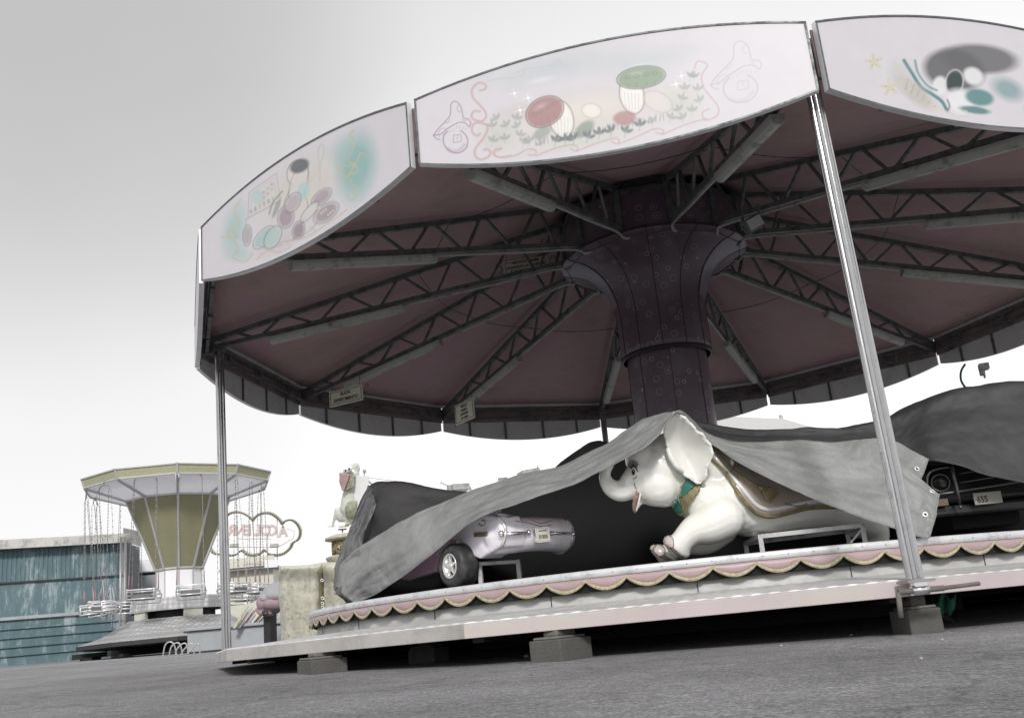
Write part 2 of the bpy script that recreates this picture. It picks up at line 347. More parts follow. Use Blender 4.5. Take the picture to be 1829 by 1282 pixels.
class MB:
    def __init__(s): s.v = []; s.f = []; s.m = []; s.sm = []; s.cols = None
    def add(s, V, F, mi=0, smooth=False):
        k = len(s.v); s.v.extend([tuple(map(float, p)) for p in V])
        for f in F: s.f.append(tuple(i+k for i in f)); s.m.append(mi); s.sm.append(smooth)
        return s
    def box(s, c, size, ax=None, mi=0):
        X, Y, Z = (np.eye(3) if ax is None else np.array(ax, float)); c = np.array(c, float); hx, hy, hz = np.array(size)/2
        V = [c + i*hx*X + j*hy*Y + k*hz*Z for i in (-1, 1) for j in (-1, 1) for k in (-1, 1)]
        return s.add(V, [(0, 1, 3, 2), (4, 6, 7, 5), (0, 4, 5, 1), (2, 3, 7, 6), (0, 2, 6, 4), (1, 5, 7, 3)], mi)
    def bar(s, a, b, w, h, up=(0, 0, 1), mi=0):
        a = np.array(a, float); b = np.array(b, float); d = nrm(b-a); x = np.cross(d, up)
        if np.linalg.norm(x) < 1e-5: x = np.cross(d, (1, 0, 0))
        x = nrm(x); y = nrm(np.cross(x, d))
        return s.box((a+b)/2, (np.linalg.norm(b-a), w, h), (d, x, y), mi)
    def tube(s, pts, r, n=8, mi=0, closed=False, caps=True, smooth=True, flat=1.0):
        P = [np.array(p, float) for p in pts]; K = len(P)
        R = [r]*K if np.isscalar(r) else list(r)
        V = []; prev = None
        for i in range(K):
            if closed: t = nrm(P[(i+1) % K]-P[i-1])
            else: t = nrm(P[min(i+1, K-1)]-P[max(i-1, 0)])
            if prev is None:
                a = np.array((0, 0, 1.)) if abs(t[2]) < .9 else np.array((1., 0, 0)); u = nrm(np.cross(a, t))
            else: u = nrm(prev - t*(prev@t))
            prev = u; w = np.cross(t, u)
            for j in range(n):
                a = 2*PI*j/n; V.append(P[i] + R[i]*(math.cos(a)*u + flat*math.sin(a)*w))
        F = []
        for i in range(K if closed else K-1):
            i2 = (i+1) % K
            for j in range(n):
                j2 = (j+1) % n; F.append((i*n+j, i*n+j2, i2*n+j2, i2*n+j))
        s.add(V, F, mi, smooth)
        if caps and not closed:
            k = len(s.v)-len(V); s.f.append(tuple(k+j for j in range(n-1, -1, -1))); s.m.append(mi); s.sm.append(False)
            s.f.append(tuple(k+(K-1)*n+j for j in range(n))); s.m.append(mi); s.sm.append(False)
        return s
    def lathe(s, prof, n=48, c=(0, 0, 0), ph=0, mi=0, smooth=True, closed_prof=False, a0=0, a1=2*PI, ax=None):
        c = np.array(c, float); X, Y, Z = (np.eye(3) if ax is None else np.array(ax, float))
        full = abs(a1-a0-2*PI) < 1e-6; m = n if full else n+1; V = []
        for i in range(m):
            a = ph + a0 + (a1-a0)*i/n; e = math.cos(a)*X + math.sin(a)*Y
            for (r, z) in prof: V.append(c + r*e + z*Z)
        k = len(prof); F = []
        for i in range(n):
            i2 = (i+1) % m
            for j in range(k if closed_prof else k-1):
                j2 = (j+1) % k; F.append((i*k+j, i2*k+j, i2*k+j2, i*k+j2))
        return s.add(V, F, mi, smooth)
    def sheet(s, G, mi=0, smooth=True, closed_u=False):
        nu = len(G); nv = len(G[0]); V = [p for row in G for p in row]; F = []
        for i in range(nu if closed_u else nu-1):
            i2 = (i+1) % nu
            for j in range(nv-1): F.append((i*nv+j, i2*nv+j, i2*nv+j+1, i*nv+j+1))
        return s.add(V, F, mi, smooth)
    def prism(s, pts, off, mi=0, smooth=False):
        n = len(pts); off = np.array(off, float); V = [np.array(p, float) for p in pts]; V += [p+off for p in V]
        return s.add(V, [tuple(range(n-1, -1, -1)), tuple(range(n, 2*n))]+[(i, (i+1) % n, n+(i+1) % n, n+i) for i in range(n)], mi, smooth)
    def ball(s, c, r, seg=16, ax=None, mi=0):
        r = (r, r, r) if np.isscalar(r) else r; X, Y, Z = (np.eye(3) if ax is None else np.array(ax, float)); c = np.array(c, float)
        V = []; h = seg//2
        for i in range(h+1):
            t = PI*i/h
            for j in range(seg):
                a = 2*PI*j/seg; V.append(c + X*r[0]*math.sin(t)*math.cos(a) + Y*r[1]*math.sin(t)*math.sin(a) + Z*r[2]*math.cos(t))
        F = [(i*seg+j, (i+1)*seg+j, (i+1)*seg+(j+1) % seg, i*seg+(j+1) % seg) for i in range(h) for j in range(seg)]
        return s.add(V, F, mi, True)
    def text(s, txt, size, o, X, Y, depth=.002, mi=0, sx=1.0, bold=0.0, align='CENTER'):
        cu = bpy.data.curves.new('t', 'FONT'); cu.body = txt; cu.size = size; cu.align_x = align; cu.align_y = 'CENTER'; cu.offset = bold; cu.resolution_u = 3
        ob = bpy.data.objects.new('t', cu); COL.objects.link(ob)
        dg = bpy.context.evaluated_depsgraph_get(); me = bpy.data.meshes.new_from_object(ob.evaluated_get(dg))
        X = nrm(X); Y = nrm(Y); Z = np.cross(X, Y); o = np.array(o, float)
        V = [o + X*v.co.x*sx + Y*v.co.y for v in me.vertices]; F = [tuple(p.vertices) for p in me.polygons]
        s.add([p+Z*depth for p in V], F, mi)
        bpy.data.objects.remove(ob); bpy.data.curves.remove(cu); bpy.data.meshes.remove(me)
        return s
    def build(s, name, mats, parent=None, bevel=0, solid=0, recalc=True, sub=0):
        me = bpy.data.meshes.new(name); w = base_of(parent)
        me.from_pydata([tuple(np.array(p)-w) for p in s.v], [], s.f)
        for q in (mats if isinstance(mats, (list, tuple)) else [mats]): me.materials.append(MT[q] if isinstance(q, str) else q)
        me.polygons.foreach_set('material_index', s.m); me.polygons.foreach_set('use_smooth', s.sm)
        if s.cols is not None:
            a = me.attributes.new('paint', 'FLOAT_COLOR', 'POINT'); a.data.foreach_set('color', s.cols.astype(np.float32).ravel())
        if recalc:
            bm = bmesh.new(); bm.from_mesh(me); bmesh.ops.recalc_face_normals(bm, faces=bm.faces); bm.to_mesh(me); bm.free()
        me.update()
        o = bpy.data.objects.new(name, me); COL.objects.link(o)
        if parent is not None: o.parent = parent
        if solid:
            md = o.modifiers.new('solid', 'SOLIDIFY'); md.thickness = solid; md.offset = 0
        if bevel:
            md = o.modifiers.new('bevel', 'BEVEL'); md.width = bevel; md.segments = 2; md.limit_method = 'ANGLE'; md.angle_limit = .6
        if sub:
            md = o.modifiers.new('sub', 'SUBSURF'); md.levels = sub; md.render_levels = sub
        return o

def whole(mb, name, mats, label, cat, loc=(0, 0, 0), group=None, kind=None, **k):
    """a top-level thing that is one mesh"""
    mb.v = [tuple(np.array(p)-np.array(loc)) for p in mb.v]
    o = mb.build(name, mats, None, **k); o.location = Vector(loc); o['_w'] = list(map(float, loc))
    return tag(o, label, cat, group, kind)

def cr(pts, n=8, closed=False):
    """catmull-rom through points"""
    P = np.array(pts, float); K = len(P); out = []
    rng = range(K if closed else K-1)
    for i in rng:
        if closed: p0, p1, p2, p3 = P[i-1], P[i], P[(i+1) % K], P[(i+2) % K]
        else:
            p1, p2 = P[i], P[i+1]; p0 = P[i-1] if i > 0 else 2*p1-p2; p3 = P[i+2] if i+2 < K else 2*p2-p1
        for j in range(n):
            t = j/n; out.append(.5*((2*p1)+(-p0+p2)*t+(2*p0-5*p1+4*p2-p3)*t*t+(-p0+3*p1-3*p2+p3)*t**3))
    if not closed: out.append(P[-1])
    return np.array(out)

def blobs(prims, voxel, smooth=6, its=.5):
    """one continuous surface from overlapping solids: union by voxel remesh, then smoothed; returns vertices, faces"""
    m = MB()
    for p in prims:
        if p[0] == 'p': m.prism(p[1], p[2])
        elif p[0] == 'b': m.ball(p[1], p[2], 20, p[3] if len(p) > 3 else None)
        else:
            pts = [np.array(q, float) for q in p[1]]; R = p[2]
            pp = np.concatenate([np.array(pts), np.array(R)[:, None]], 1); cc = cr(pp, 6)
            m.tube(cc[:, :3], list(cc[:, 3]), 18)
            m.ball(cc[0, :3], cc[0, 3], 16); m.ball(cc[-1, :3], cc[-1, 3], 16)
    o = m.build('tmp', [], None)
    r = o.modifiers.new('r', 'REMESH'); r.mode = 'VOXEL'; r.voxel_size = voxel
    sm = o.modifiers.new('s', 'SMOOTH'); sm.factor = its; sm.iterations = smooth
    dg = bpy.context.evaluated_depsgraph_get(); me = bpy.data.meshes.new_from_object(o.evaluated_get(dg))
    V = [tuple(v.co) for v in me.vertices]; F = [tuple(p.vertices) for p in me.polygons]
    bpy.data.objects.remove(o); bpy.data.meshes.remove(me)
    out = MB(); out.add(V, F, 0, True)
    return out

def bvh_of(mb): return BVHTree.FromPolygons([Vector(v) for v in mb.v], mb.f)

def hit(bvh, px, py, off=.004, maxd=60, fallback=None):
    v = Vector(nrm(CD + CR*(px-PW/2)/FPX - CU*(py-PH/2)/FPX)); loc, n, i, d = bvh.ray_cast(Vector(CAMP), v, maxd)
    if loc is None: return fallback
    if n.dot(v) > 0: n = -n
    return np.array(loc + n*off)

def patch_on(bvh, poly, mb, mi=0, off=.004, thick=.004, grid=24):
    """a thin raised piece that follows a surface inside an outline given in photograph pixels"""
    P = np.array(poly, float); lo = P.min(0); hi = P.max(0); n = grid; m = max(4, int(grid*(hi[1]-lo[1])/max(1, hi[0]-lo[0])))
    def inside(x, y):
        c = False; j = len(P)-1
        for i in range(len(P)):
            if (P[i, 1] > y) != (P[j, 1] > y) and x < (P[j, 0]-P[i, 0])*(y-P[i, 1])/(P[j, 1]-P[i, 1])+P[i, 0]: c = not c
            j = i
        return c
    def snap(x, y):
        best = None
        for i in range(len(P)):
            a = P[i]; b = P[(i+1) % len(P)]; t = max(0, min(1, ((np.array((x, y))-a)@(b-a))/((b-a)@(b-a)+1e-9))); q = a+t*(b-a); d = np.hypot(*(q-(x, y)))
            if best is None or d < best[0]: best = (d, q)
        return best
    idx = {}; V = []; cell = max((hi[0]-lo[0])/n, (hi[1]-lo[1])/m)
    for i in range(n+1):
        for j in range(m+1):
            x = lo[0]+(hi[0]-lo[0])*i/n; y = lo[1]+(hi[1]-lo[1])*j/m
            d, q = snap(x, y); ins = inside(x, y)
            if not ins and d > cell*.75: continue
            if not ins or d < cell*.35: x, y = q
            h = hit(bvh, x, y, off)
            if h is None: continue
            idx[i, j] = len(V); V.append(h)
    F = []
    for i in range(n):
        for j in range(m):
            k = [(i, j), (i+1, j), (i+1, j+1), (i, j+1)]; k = [idx[q] for q in k if q in idx]
            if len(k) >= 3:
                dm = max(np.linalg.norm(V[a]-V[b]) for a in k for b in k)
                if dm < .12: F.append(tuple(k))
    mb.add(V, F, mi, True)
    return mb

def line_on(bvh, pts, r, mb, mi=0, off=.003, n=6, step=6, close=False):
    c = cr(pts, step, close); Q = []
    for x, y in c:
        h = hit(bvh, x, y, off)
        if h is not None and (not Q or np.linalg.norm(h-Q[-1]) < .15): Q.append(h)
    if len(Q) > 1: mb.tube(Q, r, n, mi)
    return mb
# ------------------------------------------------------------------ sky and sun
SUN_EL, SUN_AZ = math.radians(32), math.radians(-70)      # azimuth as an angle in the x-y plane
wd = bpy.data.worlds.new('World'); S.world = wd; wd.use_nodes = True
N = wd.node_tree.nodes; L = wd.node_tree.links; bg = N['Background']
sky = N.new('ShaderNodeTexSky'); sky.sky_type = 'NISHITA'; sky.sun_disc = False
sky.sun_elevation = SUN_EL; sky.sun_rotation = PI/2 - SUN_AZ; sky.dust_density = 6; sky.air_density = 1.2
hs = N.new('ShaderNodeHueSaturation'); hs.inputs['Saturation'].default_value = .04; L.new(sky.outputs['Color'], hs.inputs['Color'])
tc = N.new('ShaderNodeTexCoord')
sp = N.new('ShaderNodeSeparateXYZ'); L.new(tc.outputs['Generated'], sp.inputs['Vector'])
nz = N.new('ShaderNodeTexNoise'); nz.inputs['Scale'].default_value = 2.2; nz.inputs['Detail'].default_value = 3; L.new(tc.outputs['Generated'], nz.inputs['Vector'])
# overcast dome: bright at the horizon and towards the sun's side of the scene, greyer overhead and to the left
dt = N.new('ShaderNodeVectorMath'); dt.operation = 'DOT_PRODUCT'; L.new(tc.outputs['Generated'], dt.inputs[0])
gv = nrm(W(60, 60, 1)-CAMP); dt.inputs[1].default_value = tuple(gv)
mr = N.new('ShaderNodeMapRange'); mr.interpolation_type = 'SMOOTHSTEP'
mr.inputs['From Min'].default_value = .935; mr.inputs['From Max'].default_value = 1.004; mr.inputs['To Min'].default_value = 1.0; mr.inputs['To Max'].default_value = .70
L.new(dt.outputs['Value'], mr.inputs['Value'])
er = N.new('ShaderNodeValToRGB'); L.new(sp.outputs['Z'], er.inputs['Fac'])
while len(er.color_ramp.elements) < 5: er.color_ramp.elements.new(.5)
for el, (p_, v_) in zip(er.color_ramp.elements, [(0, .97), (.14, .93), (.27, .87), (.52, .73), (.9, .68)]): el.position = p_; el.color = (v_, v_, v_*1.0, 1)
e2 = N.new('ShaderNodeMath'); e2.operation = 'MULTIPLY'; L.new(er.outputs['Color'], e2.inputs[0]); L.new(mr.outputs['Result'], e2.inputs[1])
e3 = N.new('ShaderNodeMath'); e3.operation = 'MULTIPLY'; L.new(e2.outputs[0], e3.inputs[0]); e3.inputs[1].default_value = 11.0
d2 = N.new('ShaderNodeVectorMath'); d2.operation = 'DOT_PRODUCT'; L.new(tc.outputs['Generated'], d2.inputs[0]); d2.inputs[1].default_value = tuple(nrm(W(1600, 800, 1)-CAMP))
mr2 = N.new('ShaderNodeMapRange'); mr2.interpolation_type = 'SMOOTHSTEP'; mr2.inputs['From Min'].default_value = .80; mr2.inputs['From Max'].default_value = .97; mr2.inputs['To Min'].default_value = 1.0; mr2.inputs['To Max'].default_value = 1.25; L.new(d2.outputs['Value'], mr2.inputs['Value'])
e4 = N.new('ShaderNodeMath'); e4.operation = 'MULTIPLY'; L.new(e3.outputs[0], e4.inputs[0]); L.new(mr2.outputs['Result'], e4.inputs[1])
m2 = N.new('ShaderNodeMapRange'); m2.inputs['From Min'].default_value = .3; m2.inputs['From Max'].default_value = .7; m2.inputs['To Min'].default_value = .95; m2.inputs['To Max'].default_value = 1.05
L.new(nz.outputs['Fac'], m2.inputs['Value'])
ml = N.new('ShaderNodeMath'); ml.operation = 'MULTIPLY'; L.new(e4.outputs[0], ml.inputs[0]); L.new(m2.outputs['Result'], ml.inputs[1])
mx = N.new('ShaderNodeMix'); mx.data_type = 'RGBA'; mx.inputs['Factor'].default_value = .93
L.new(hs.outputs['Color'], mx.inputs['A']); L.new(ml.outputs[0], mx.inputs['B']); L.new(mx.outputs['Result'], bg.inputs['Color'])
bg.inputs['Strength'].default_value = .1
sl = bpy.data.lights.new('sun', 'SUN'); so = bpy.data.objects.new('sun', sl); COL.objects.link(so)
sl.energy = 2.4; sl.angle = math.radians(9); sl.color = (1, .97, .93)
sdir = Vector((math.cos(SUN_AZ)*math.cos(SUN_EL), math.sin(SUN_AZ)*math.cos(SUN_EL), math.sin(SUN_EL)))
so.rotation_euler = sdir.to_track_quat('Z', 'Y').to_euler()
S.view_settings.view_transform = 'Standard'; S.view_settings.look = 'None'; S.view_settings.exposure = 0; S.view_settings.gamma = 1
S.view_settings.use_curve_mapping = False

# ------------------------------------------------------------------ ground
g = MB(); R_ = 600
xs = sorted(set([-R_, -200, -80, -40] + list(np.arange(-20, 20.1, 1.0)) + [40, 80, 200, R_]))
g.sheet([[(x, y, ground_z(x, y) if abs(x)+abs(y) < 400 else ground_z(x, y)*.5+1) for y in xs] for x in xs])
whole(g, 'ground', 'asphalt', None, None, kind='structure')

# ------------------------------------------------------------------ canopy
ZB, ZT, SAG, RC = 3.325, 3.80, .16, 5.0
canopy = thing('carousel_canopy', 'large twelve-sided carousel roof with painted lilac front panels and maroon canvas underside', 'carousel canopy', (0, 0, ZB))

def seg_d(P, Q):
    D = np.full(len(P), 1e9)
    for a, b in zip(Q[:-1], Q[1:]):
        ab = b-a; t = np.clip(((P-a)@ab)/(ab@ab+1e-9), 0, 1)[:, None]; D = np.minimum(D, np.hypot(*(P-(a+t*ab)).T))
    return D

class Art:
    def __init__(s, P, base): s.P = P; s.C = np.tile(np.array(base, float), (len(P), 1))
    def mix(s, al, col): s.C = s.C*(1-al[:, None]) + np.array(col)*al[:, None]
    def stroke(s, pts, w, col, a=1, soft=1.2, smooth=True):
        Q = cr(pts, 8) if smooth and len(pts) > 2 else np.array(pts, float)
        d = seg_d(s.P, Q); s.mix(a*np.clip((w/2+soft-d)/(2*soft)+.0, 0, 1), col)
    def blob(s, c, r, col, a=1, soft=.5, ang=0):
        q = s.P-np.array(c, float); ca, sa = math.cos(math.radians(ang)), math.sin(math.radians(ang))
        x = q[:, 0]*ca+q[:, 1]*sa; y = -q[:, 0]*sa+q[:, 1]*ca; d = np.hypot(x/r[0], y/r[1]); s.mix(a*np.clip((1-d)/soft, 0, 1), col)
    def ring(s, c, r, w, col, a=1, ang=0, a0=0, a1=360):
        t = np.radians(np.linspace(a0, a1, 30)); ca, sa = math.cos(math.radians(ang)), math.sin(math.radians(ang))
        x = r[0]*np.cos(t); y = r[1]*np.sin(t); s.stroke(np.stack([c[0]+x*ca-y*sa, c[1]+x*sa+y*ca], 1), w, col, a, smooth=False)
    def clover(s, c, r, col, a=.8, ang=-90):
        for k in (-50, 0, 50):
            t = math.radians(ang+k); s.blob((c[0]+r*.75*math.cos(t), c[1]+r*.75*math.sin(t)), (r*.8, r*.38), col, a, .55, ang+k)
        s.stroke([c, (c[0]-r*.2, c[1]+r*.7)], 1.2, col, a*.6, 1, False)

def Z(o, k): return lambda *q: [(o[0]+x/k, o[1]+y/k) for x, y in q]
MAUVE = (.30, .17, .26); PINKS = (.50, .34, .33); GOLDP = (.60, .56, .44); TEALP = (.33, .50, .48); CLOV = (.13, .17, .17)

def art_garden(A):           # panel between the two front gaps
    z = Z((860, 100), 3.052)
    A.blob(z((420, 60))[0], (190, 34), (.42, .50, .52), .55, 1, -12)
    A.blob(z((900, 30))[0], (120, 30), (.45, .52, .54), .55, 1, -12)
    A.blob(z((560, 330))[0], (200, 62), (.62, .58, .48), .55, .9, -12)
    A.blob(z((250, 300))[0], (75, 20), (.50, .42, .38), .45, 1, -5)
    A.blob(z((560, 300))[0], (120, 34), (.72, .69, .62), .6, 1, -12)
    A.blob(z((90, 440))[0], (46, 34), (.50, .53, .44), .6, .9, -8)
    A.blob(z((1090, 260))[0], (50, 44), (.52, .54, .44), .6, .9, -14)
    A.blob(z((560, 470))[0], (150, 12), (.50, .53, .45), .5, 1, -12)
    for (x, y) in ((60, 60), (330, 130), (860, 60)): A.blob(z((x, y))[0], (34, 7), (.74, .74, .76), .5, 1, -12)
    # plain toadstools where the panel's figures stand
    for (cx, cy, w, h, sx, sy, cap, tilt) in ((345, 305, 36, 26, 435, 345, (.44, .27, .27), -28), (870, 118, 44, 20, 820, 215, (.26, .34, .25), -8)):
        c = z((cx, cy))[0]; st = z((sx, sy))[0]
        A.blob(st, (22, 34), (.80, .79, .76), .95, .25, -12); A.ring(st, (22, 34), 1.4, (.36, .34, .33), .55, -12)
        A.blob(c, (w, h), cap, .82, .3, tilt); A.ring(c, (w, h), 1.5, (.22, .15, .15), .6, tilt)
        A.blob((c[0]-6, c[1]-4), (7, 5), (.7, .62, .6), .6, .4); A.blob((c[0]+12, c[1]+3), (5, 4), (.7, .62, .6), .5, .4)
    for (sx, sy) in ((435, 345), (820, 215)):
        c = z((sx, sy))[0]; A.ring(c, (22, 34), 1.2, (.18, .16, .17), .8, -12)
        for q_ in range(5): A.stroke([(c[0]-14+q_*6.5, c[1]-6+q_), (c[0]-12+q_*6, c[1]+12), (c[0]-9+q_*5, c[1]+26)], .9, (.34, .32, .31), .6, .7)
    for (cx, cy, w, h, tilt, cap) in ((345, 305, 36, 26, -28, (.40, .24, .245)), (870, 118, 44, 20, -8, (.27, .35, .26))):     # outlines, spots and folds of the caps
        c = z((cx, cy))[0]; t_ = math.radians(tilt)
        A.blob(c, (w, h), cap, 1, .12, tilt); A.blob((c[0]-w*.2, c[1]-h*.35), (w*.5, h*.3), (.6, .52, .5), .45, .9, tilt); A.ring(c, (w, h), 1.3, (.16, .12, .13), .85, tilt)
        for q_ in (-.55, -.2, .2, .55):
            x0, y0 = c[0]+q_*w*math.cos(t_), c[1]+q_*w*math.sin(t_)
            A.ring((x0, y0-h*.2), (4.5, 3), .9, (.22, .16, .17), .7, tilt); A.stroke([(x0, y0+h*.45), (x0+2, y0+h*.8)], .9, (.2, .16, .16), .6, .7, False)
    for q_ in range(34):     # blades of grass along the bottom
        x0, y0 = 300+q_*21, 492-q_*4.2; c = z((x0, y0))[0]; A.stroke([c, (c[0]-2+(q_*7) % 5, c[1]-9-(q_*5) % 6)], 1.3, (.20, .24, .20), .7, .8, False)
    A.blob(z((780, 340))[0], (24, 15), (.38, .17, .17), .75, .3, -5); A.blob(z((560, 400))[0], (26, 14), (.18, .24, .19), .7, .4, -40)
    A.blob(z((330, 420))[0], (22, 12), (.20, .26, .22), .6, .4, -30); A.blob(z((960, 250))[0], (28, 17), (.66, .62, .60), .8, .3, 25)
    A.ring(z((960, 250))[0], (28, 17), 1.3, (.35, .30, .30), .5, 25)
    A.blob(z((600, 300))[0], (18, 13), (.78, .75, .72), .8, .35, 10); A.ring(z((600, 300))[0], (18, 13), 1.3, (.38, .34, .33), .5, 10)
    for i, (x, y) in enumerate([(85, 350), (190, 350), (60, 390), (140, 385), (60, 470), (130, 460), (200, 390), (210, 440), (260, 470), (330, 485), (405, 470), (460, 465), (505, 460), (580, 450), (645, 430), (710, 415), (785, 420), (865, 385), (935, 365), (1140, 120), (1110, 185), (1195, 250), (1090, 240), (1150, 305), (1080, 300), (1030, 345), (1180, 190), (1100, 345), (230, 480), (1160, 120)]):
        near = 1 if 380 < x < 900 else .62
        A.clover(z((x, y))[0], 11 if near == 1 else 9.5, CLOV if near == 1 else (.24, .28, .27), .85*near, -90+(i*47) % 70-35)
    for pts in [((110, 505), (70, 530), (100, 555), (180, 545), (250, 510), (295, 515), (290, 540), (255, 540)), ((300, 545), (400, 505), (490, 485), (525, 500), (510, 520), (485, 505)),
                ((520, 520), (620, 480), (720, 450), (750, 460), (740, 480), (710, 470)), ((750, 480), (850, 440), (940, 400), (990, 405), (985, 425), (950, 420)),
                ((985, 430), (1100, 380), (1200, 350), (1230, 345)), ((1230, 200), (1290, 280), (1280, 330), (1220, 350), (1205, 310), (1240, 290)),
                ((1160, 70), (1180, 30), (1230, 50), (1200, 110), (1210, 170), (1230, 200))]:
        A.stroke(z(*pts), 2.4, PINKS, .75)
    for pts in [((30, 140), (100, 125), (180, 120), (230, 100), (220, 80), (190, 95)), ((230, 75), (330, 60), (430, 45), (425, 25), (390, 35))]:
        A.stroke(z(*pts), 1.5, (.45, .47, .47), .7)
    for x, y in ((180, 205), (255, 230), (210, 297), (1090, 110), (1060, 155)):
        c = z((x, y))[0]; A.stroke([(c[0]-9, c[1]+2), (c[0]+9, c[1]-2)], .6, (.9, .9, .9), .8, .8, False); A.stroke([(c[0]-2, c[1]-8), (c[0]+2, c[1]+8)], .6, (.9, .9, .9), .8, .8, False); A.blob(c, (3, 3), (.95, .95, .95), 1)
    q = Z((760, 150), 9.157)
    for pts, w in [(((890, 110), (970, 90), (985, 30), (920, -15), (840, 0), (760, 100), (780, 230), (880, 340), (970, 450), (990, 540), (930, 610), (830, 600), (760, 560), (760, 490), (810, 445), (890, 455)), 4),
                   (((890, 820), (840, 850), (770, 800), (760, 720), (800, 650), (900, 640), (1000, 680), (1010, 770), (940, 900), (840, 1020), (800, 1130), (850, 1220), (940, 1235), (1040, 1180), (1060, 1110), (1010, 1070), (960, 1080)), 4.2),
                   (((1240, 1060), (1150, 1070), (1100, 1120), (1140, 1180), (1230, 1200), (1400, 1170)), 3)]:
        A.stroke(q(*pts), w, PINKS, .72, 1.2)
    def doodle(f, col, a):
        A.stroke(f((135, 840), (200, 745), (320, 620), (395, 530), (412, 430), (415, 340), (460, 290), (520, 305), (575, 370), (600, 460), (625, 560), (700, 580), (740, 640), (720, 700)), 1.7, col, a, .8)
        A.stroke(f((135, 840), (230, 830), (340, 750), (430, 690), (540, 635), (640, 640), (710, 700)), 1.7, col, a, .8)
        A.stroke(f((130, 845), (170, 890), (235, 915)), 1.7, col, a, .8)
        A.stroke(f((545, 340), (515, 400), (540, 455), (580, 460)), 1.1, col, a*.8, .8); A.stroke(f((200, 820), (240, 750), (300, 725), (340, 745)), 1.1, col, a*.8, .8)
        A.stroke(f((600, 575), (630, 605), (665, 600)), 1.1, col, a*.8, .8); A.stroke(f((395, 580), (370, 630), (320, 640)), 1.1, col, a*.8, .8)
        for i in range(9):
            x = 240+i*55; y = 830-i*22 if i < 5 else 690+(i-5)*8; A.stroke(f((x, y), (x-18, y+40)), .9, col, a*.7, .7, False)
        t = np.radians(np.linspace(-60, 235, 26)); A.stroke(f(*[(490+205*math.cos(k)*.98+20*math.sin(k), 935+195*math.sin(k)) for k in t]), 2, col, a, .8)
        A.stroke(f((360, 1060), (450, 1105), (560, 1080), (640, 1000)), 5, col, a*.45, 3)
        A.stroke(f((455, 840), (575, 830), (592, 910), (575, 945), (455, 962), (458, 840)), 1.2, col, a*.9, .7, False); A.stroke(f((520, 850), (520, 905)), 1, col, a*.8, .7, False)
    doodle(q, MAUVE, .85)
    def q2(*pp):   # the same drawing again at the far end of the panel, seen larger
        return [(1412/1+(x-490)*.1105*1.15-93, 0+y) if False else (860+(1412+(x-490)*.46)/3.052, 100+(178+(y-935)*.40-(x-490)*.05)/3.052) for x, y in pp]
    doodle(q2, (.42, .40, .43), .75)

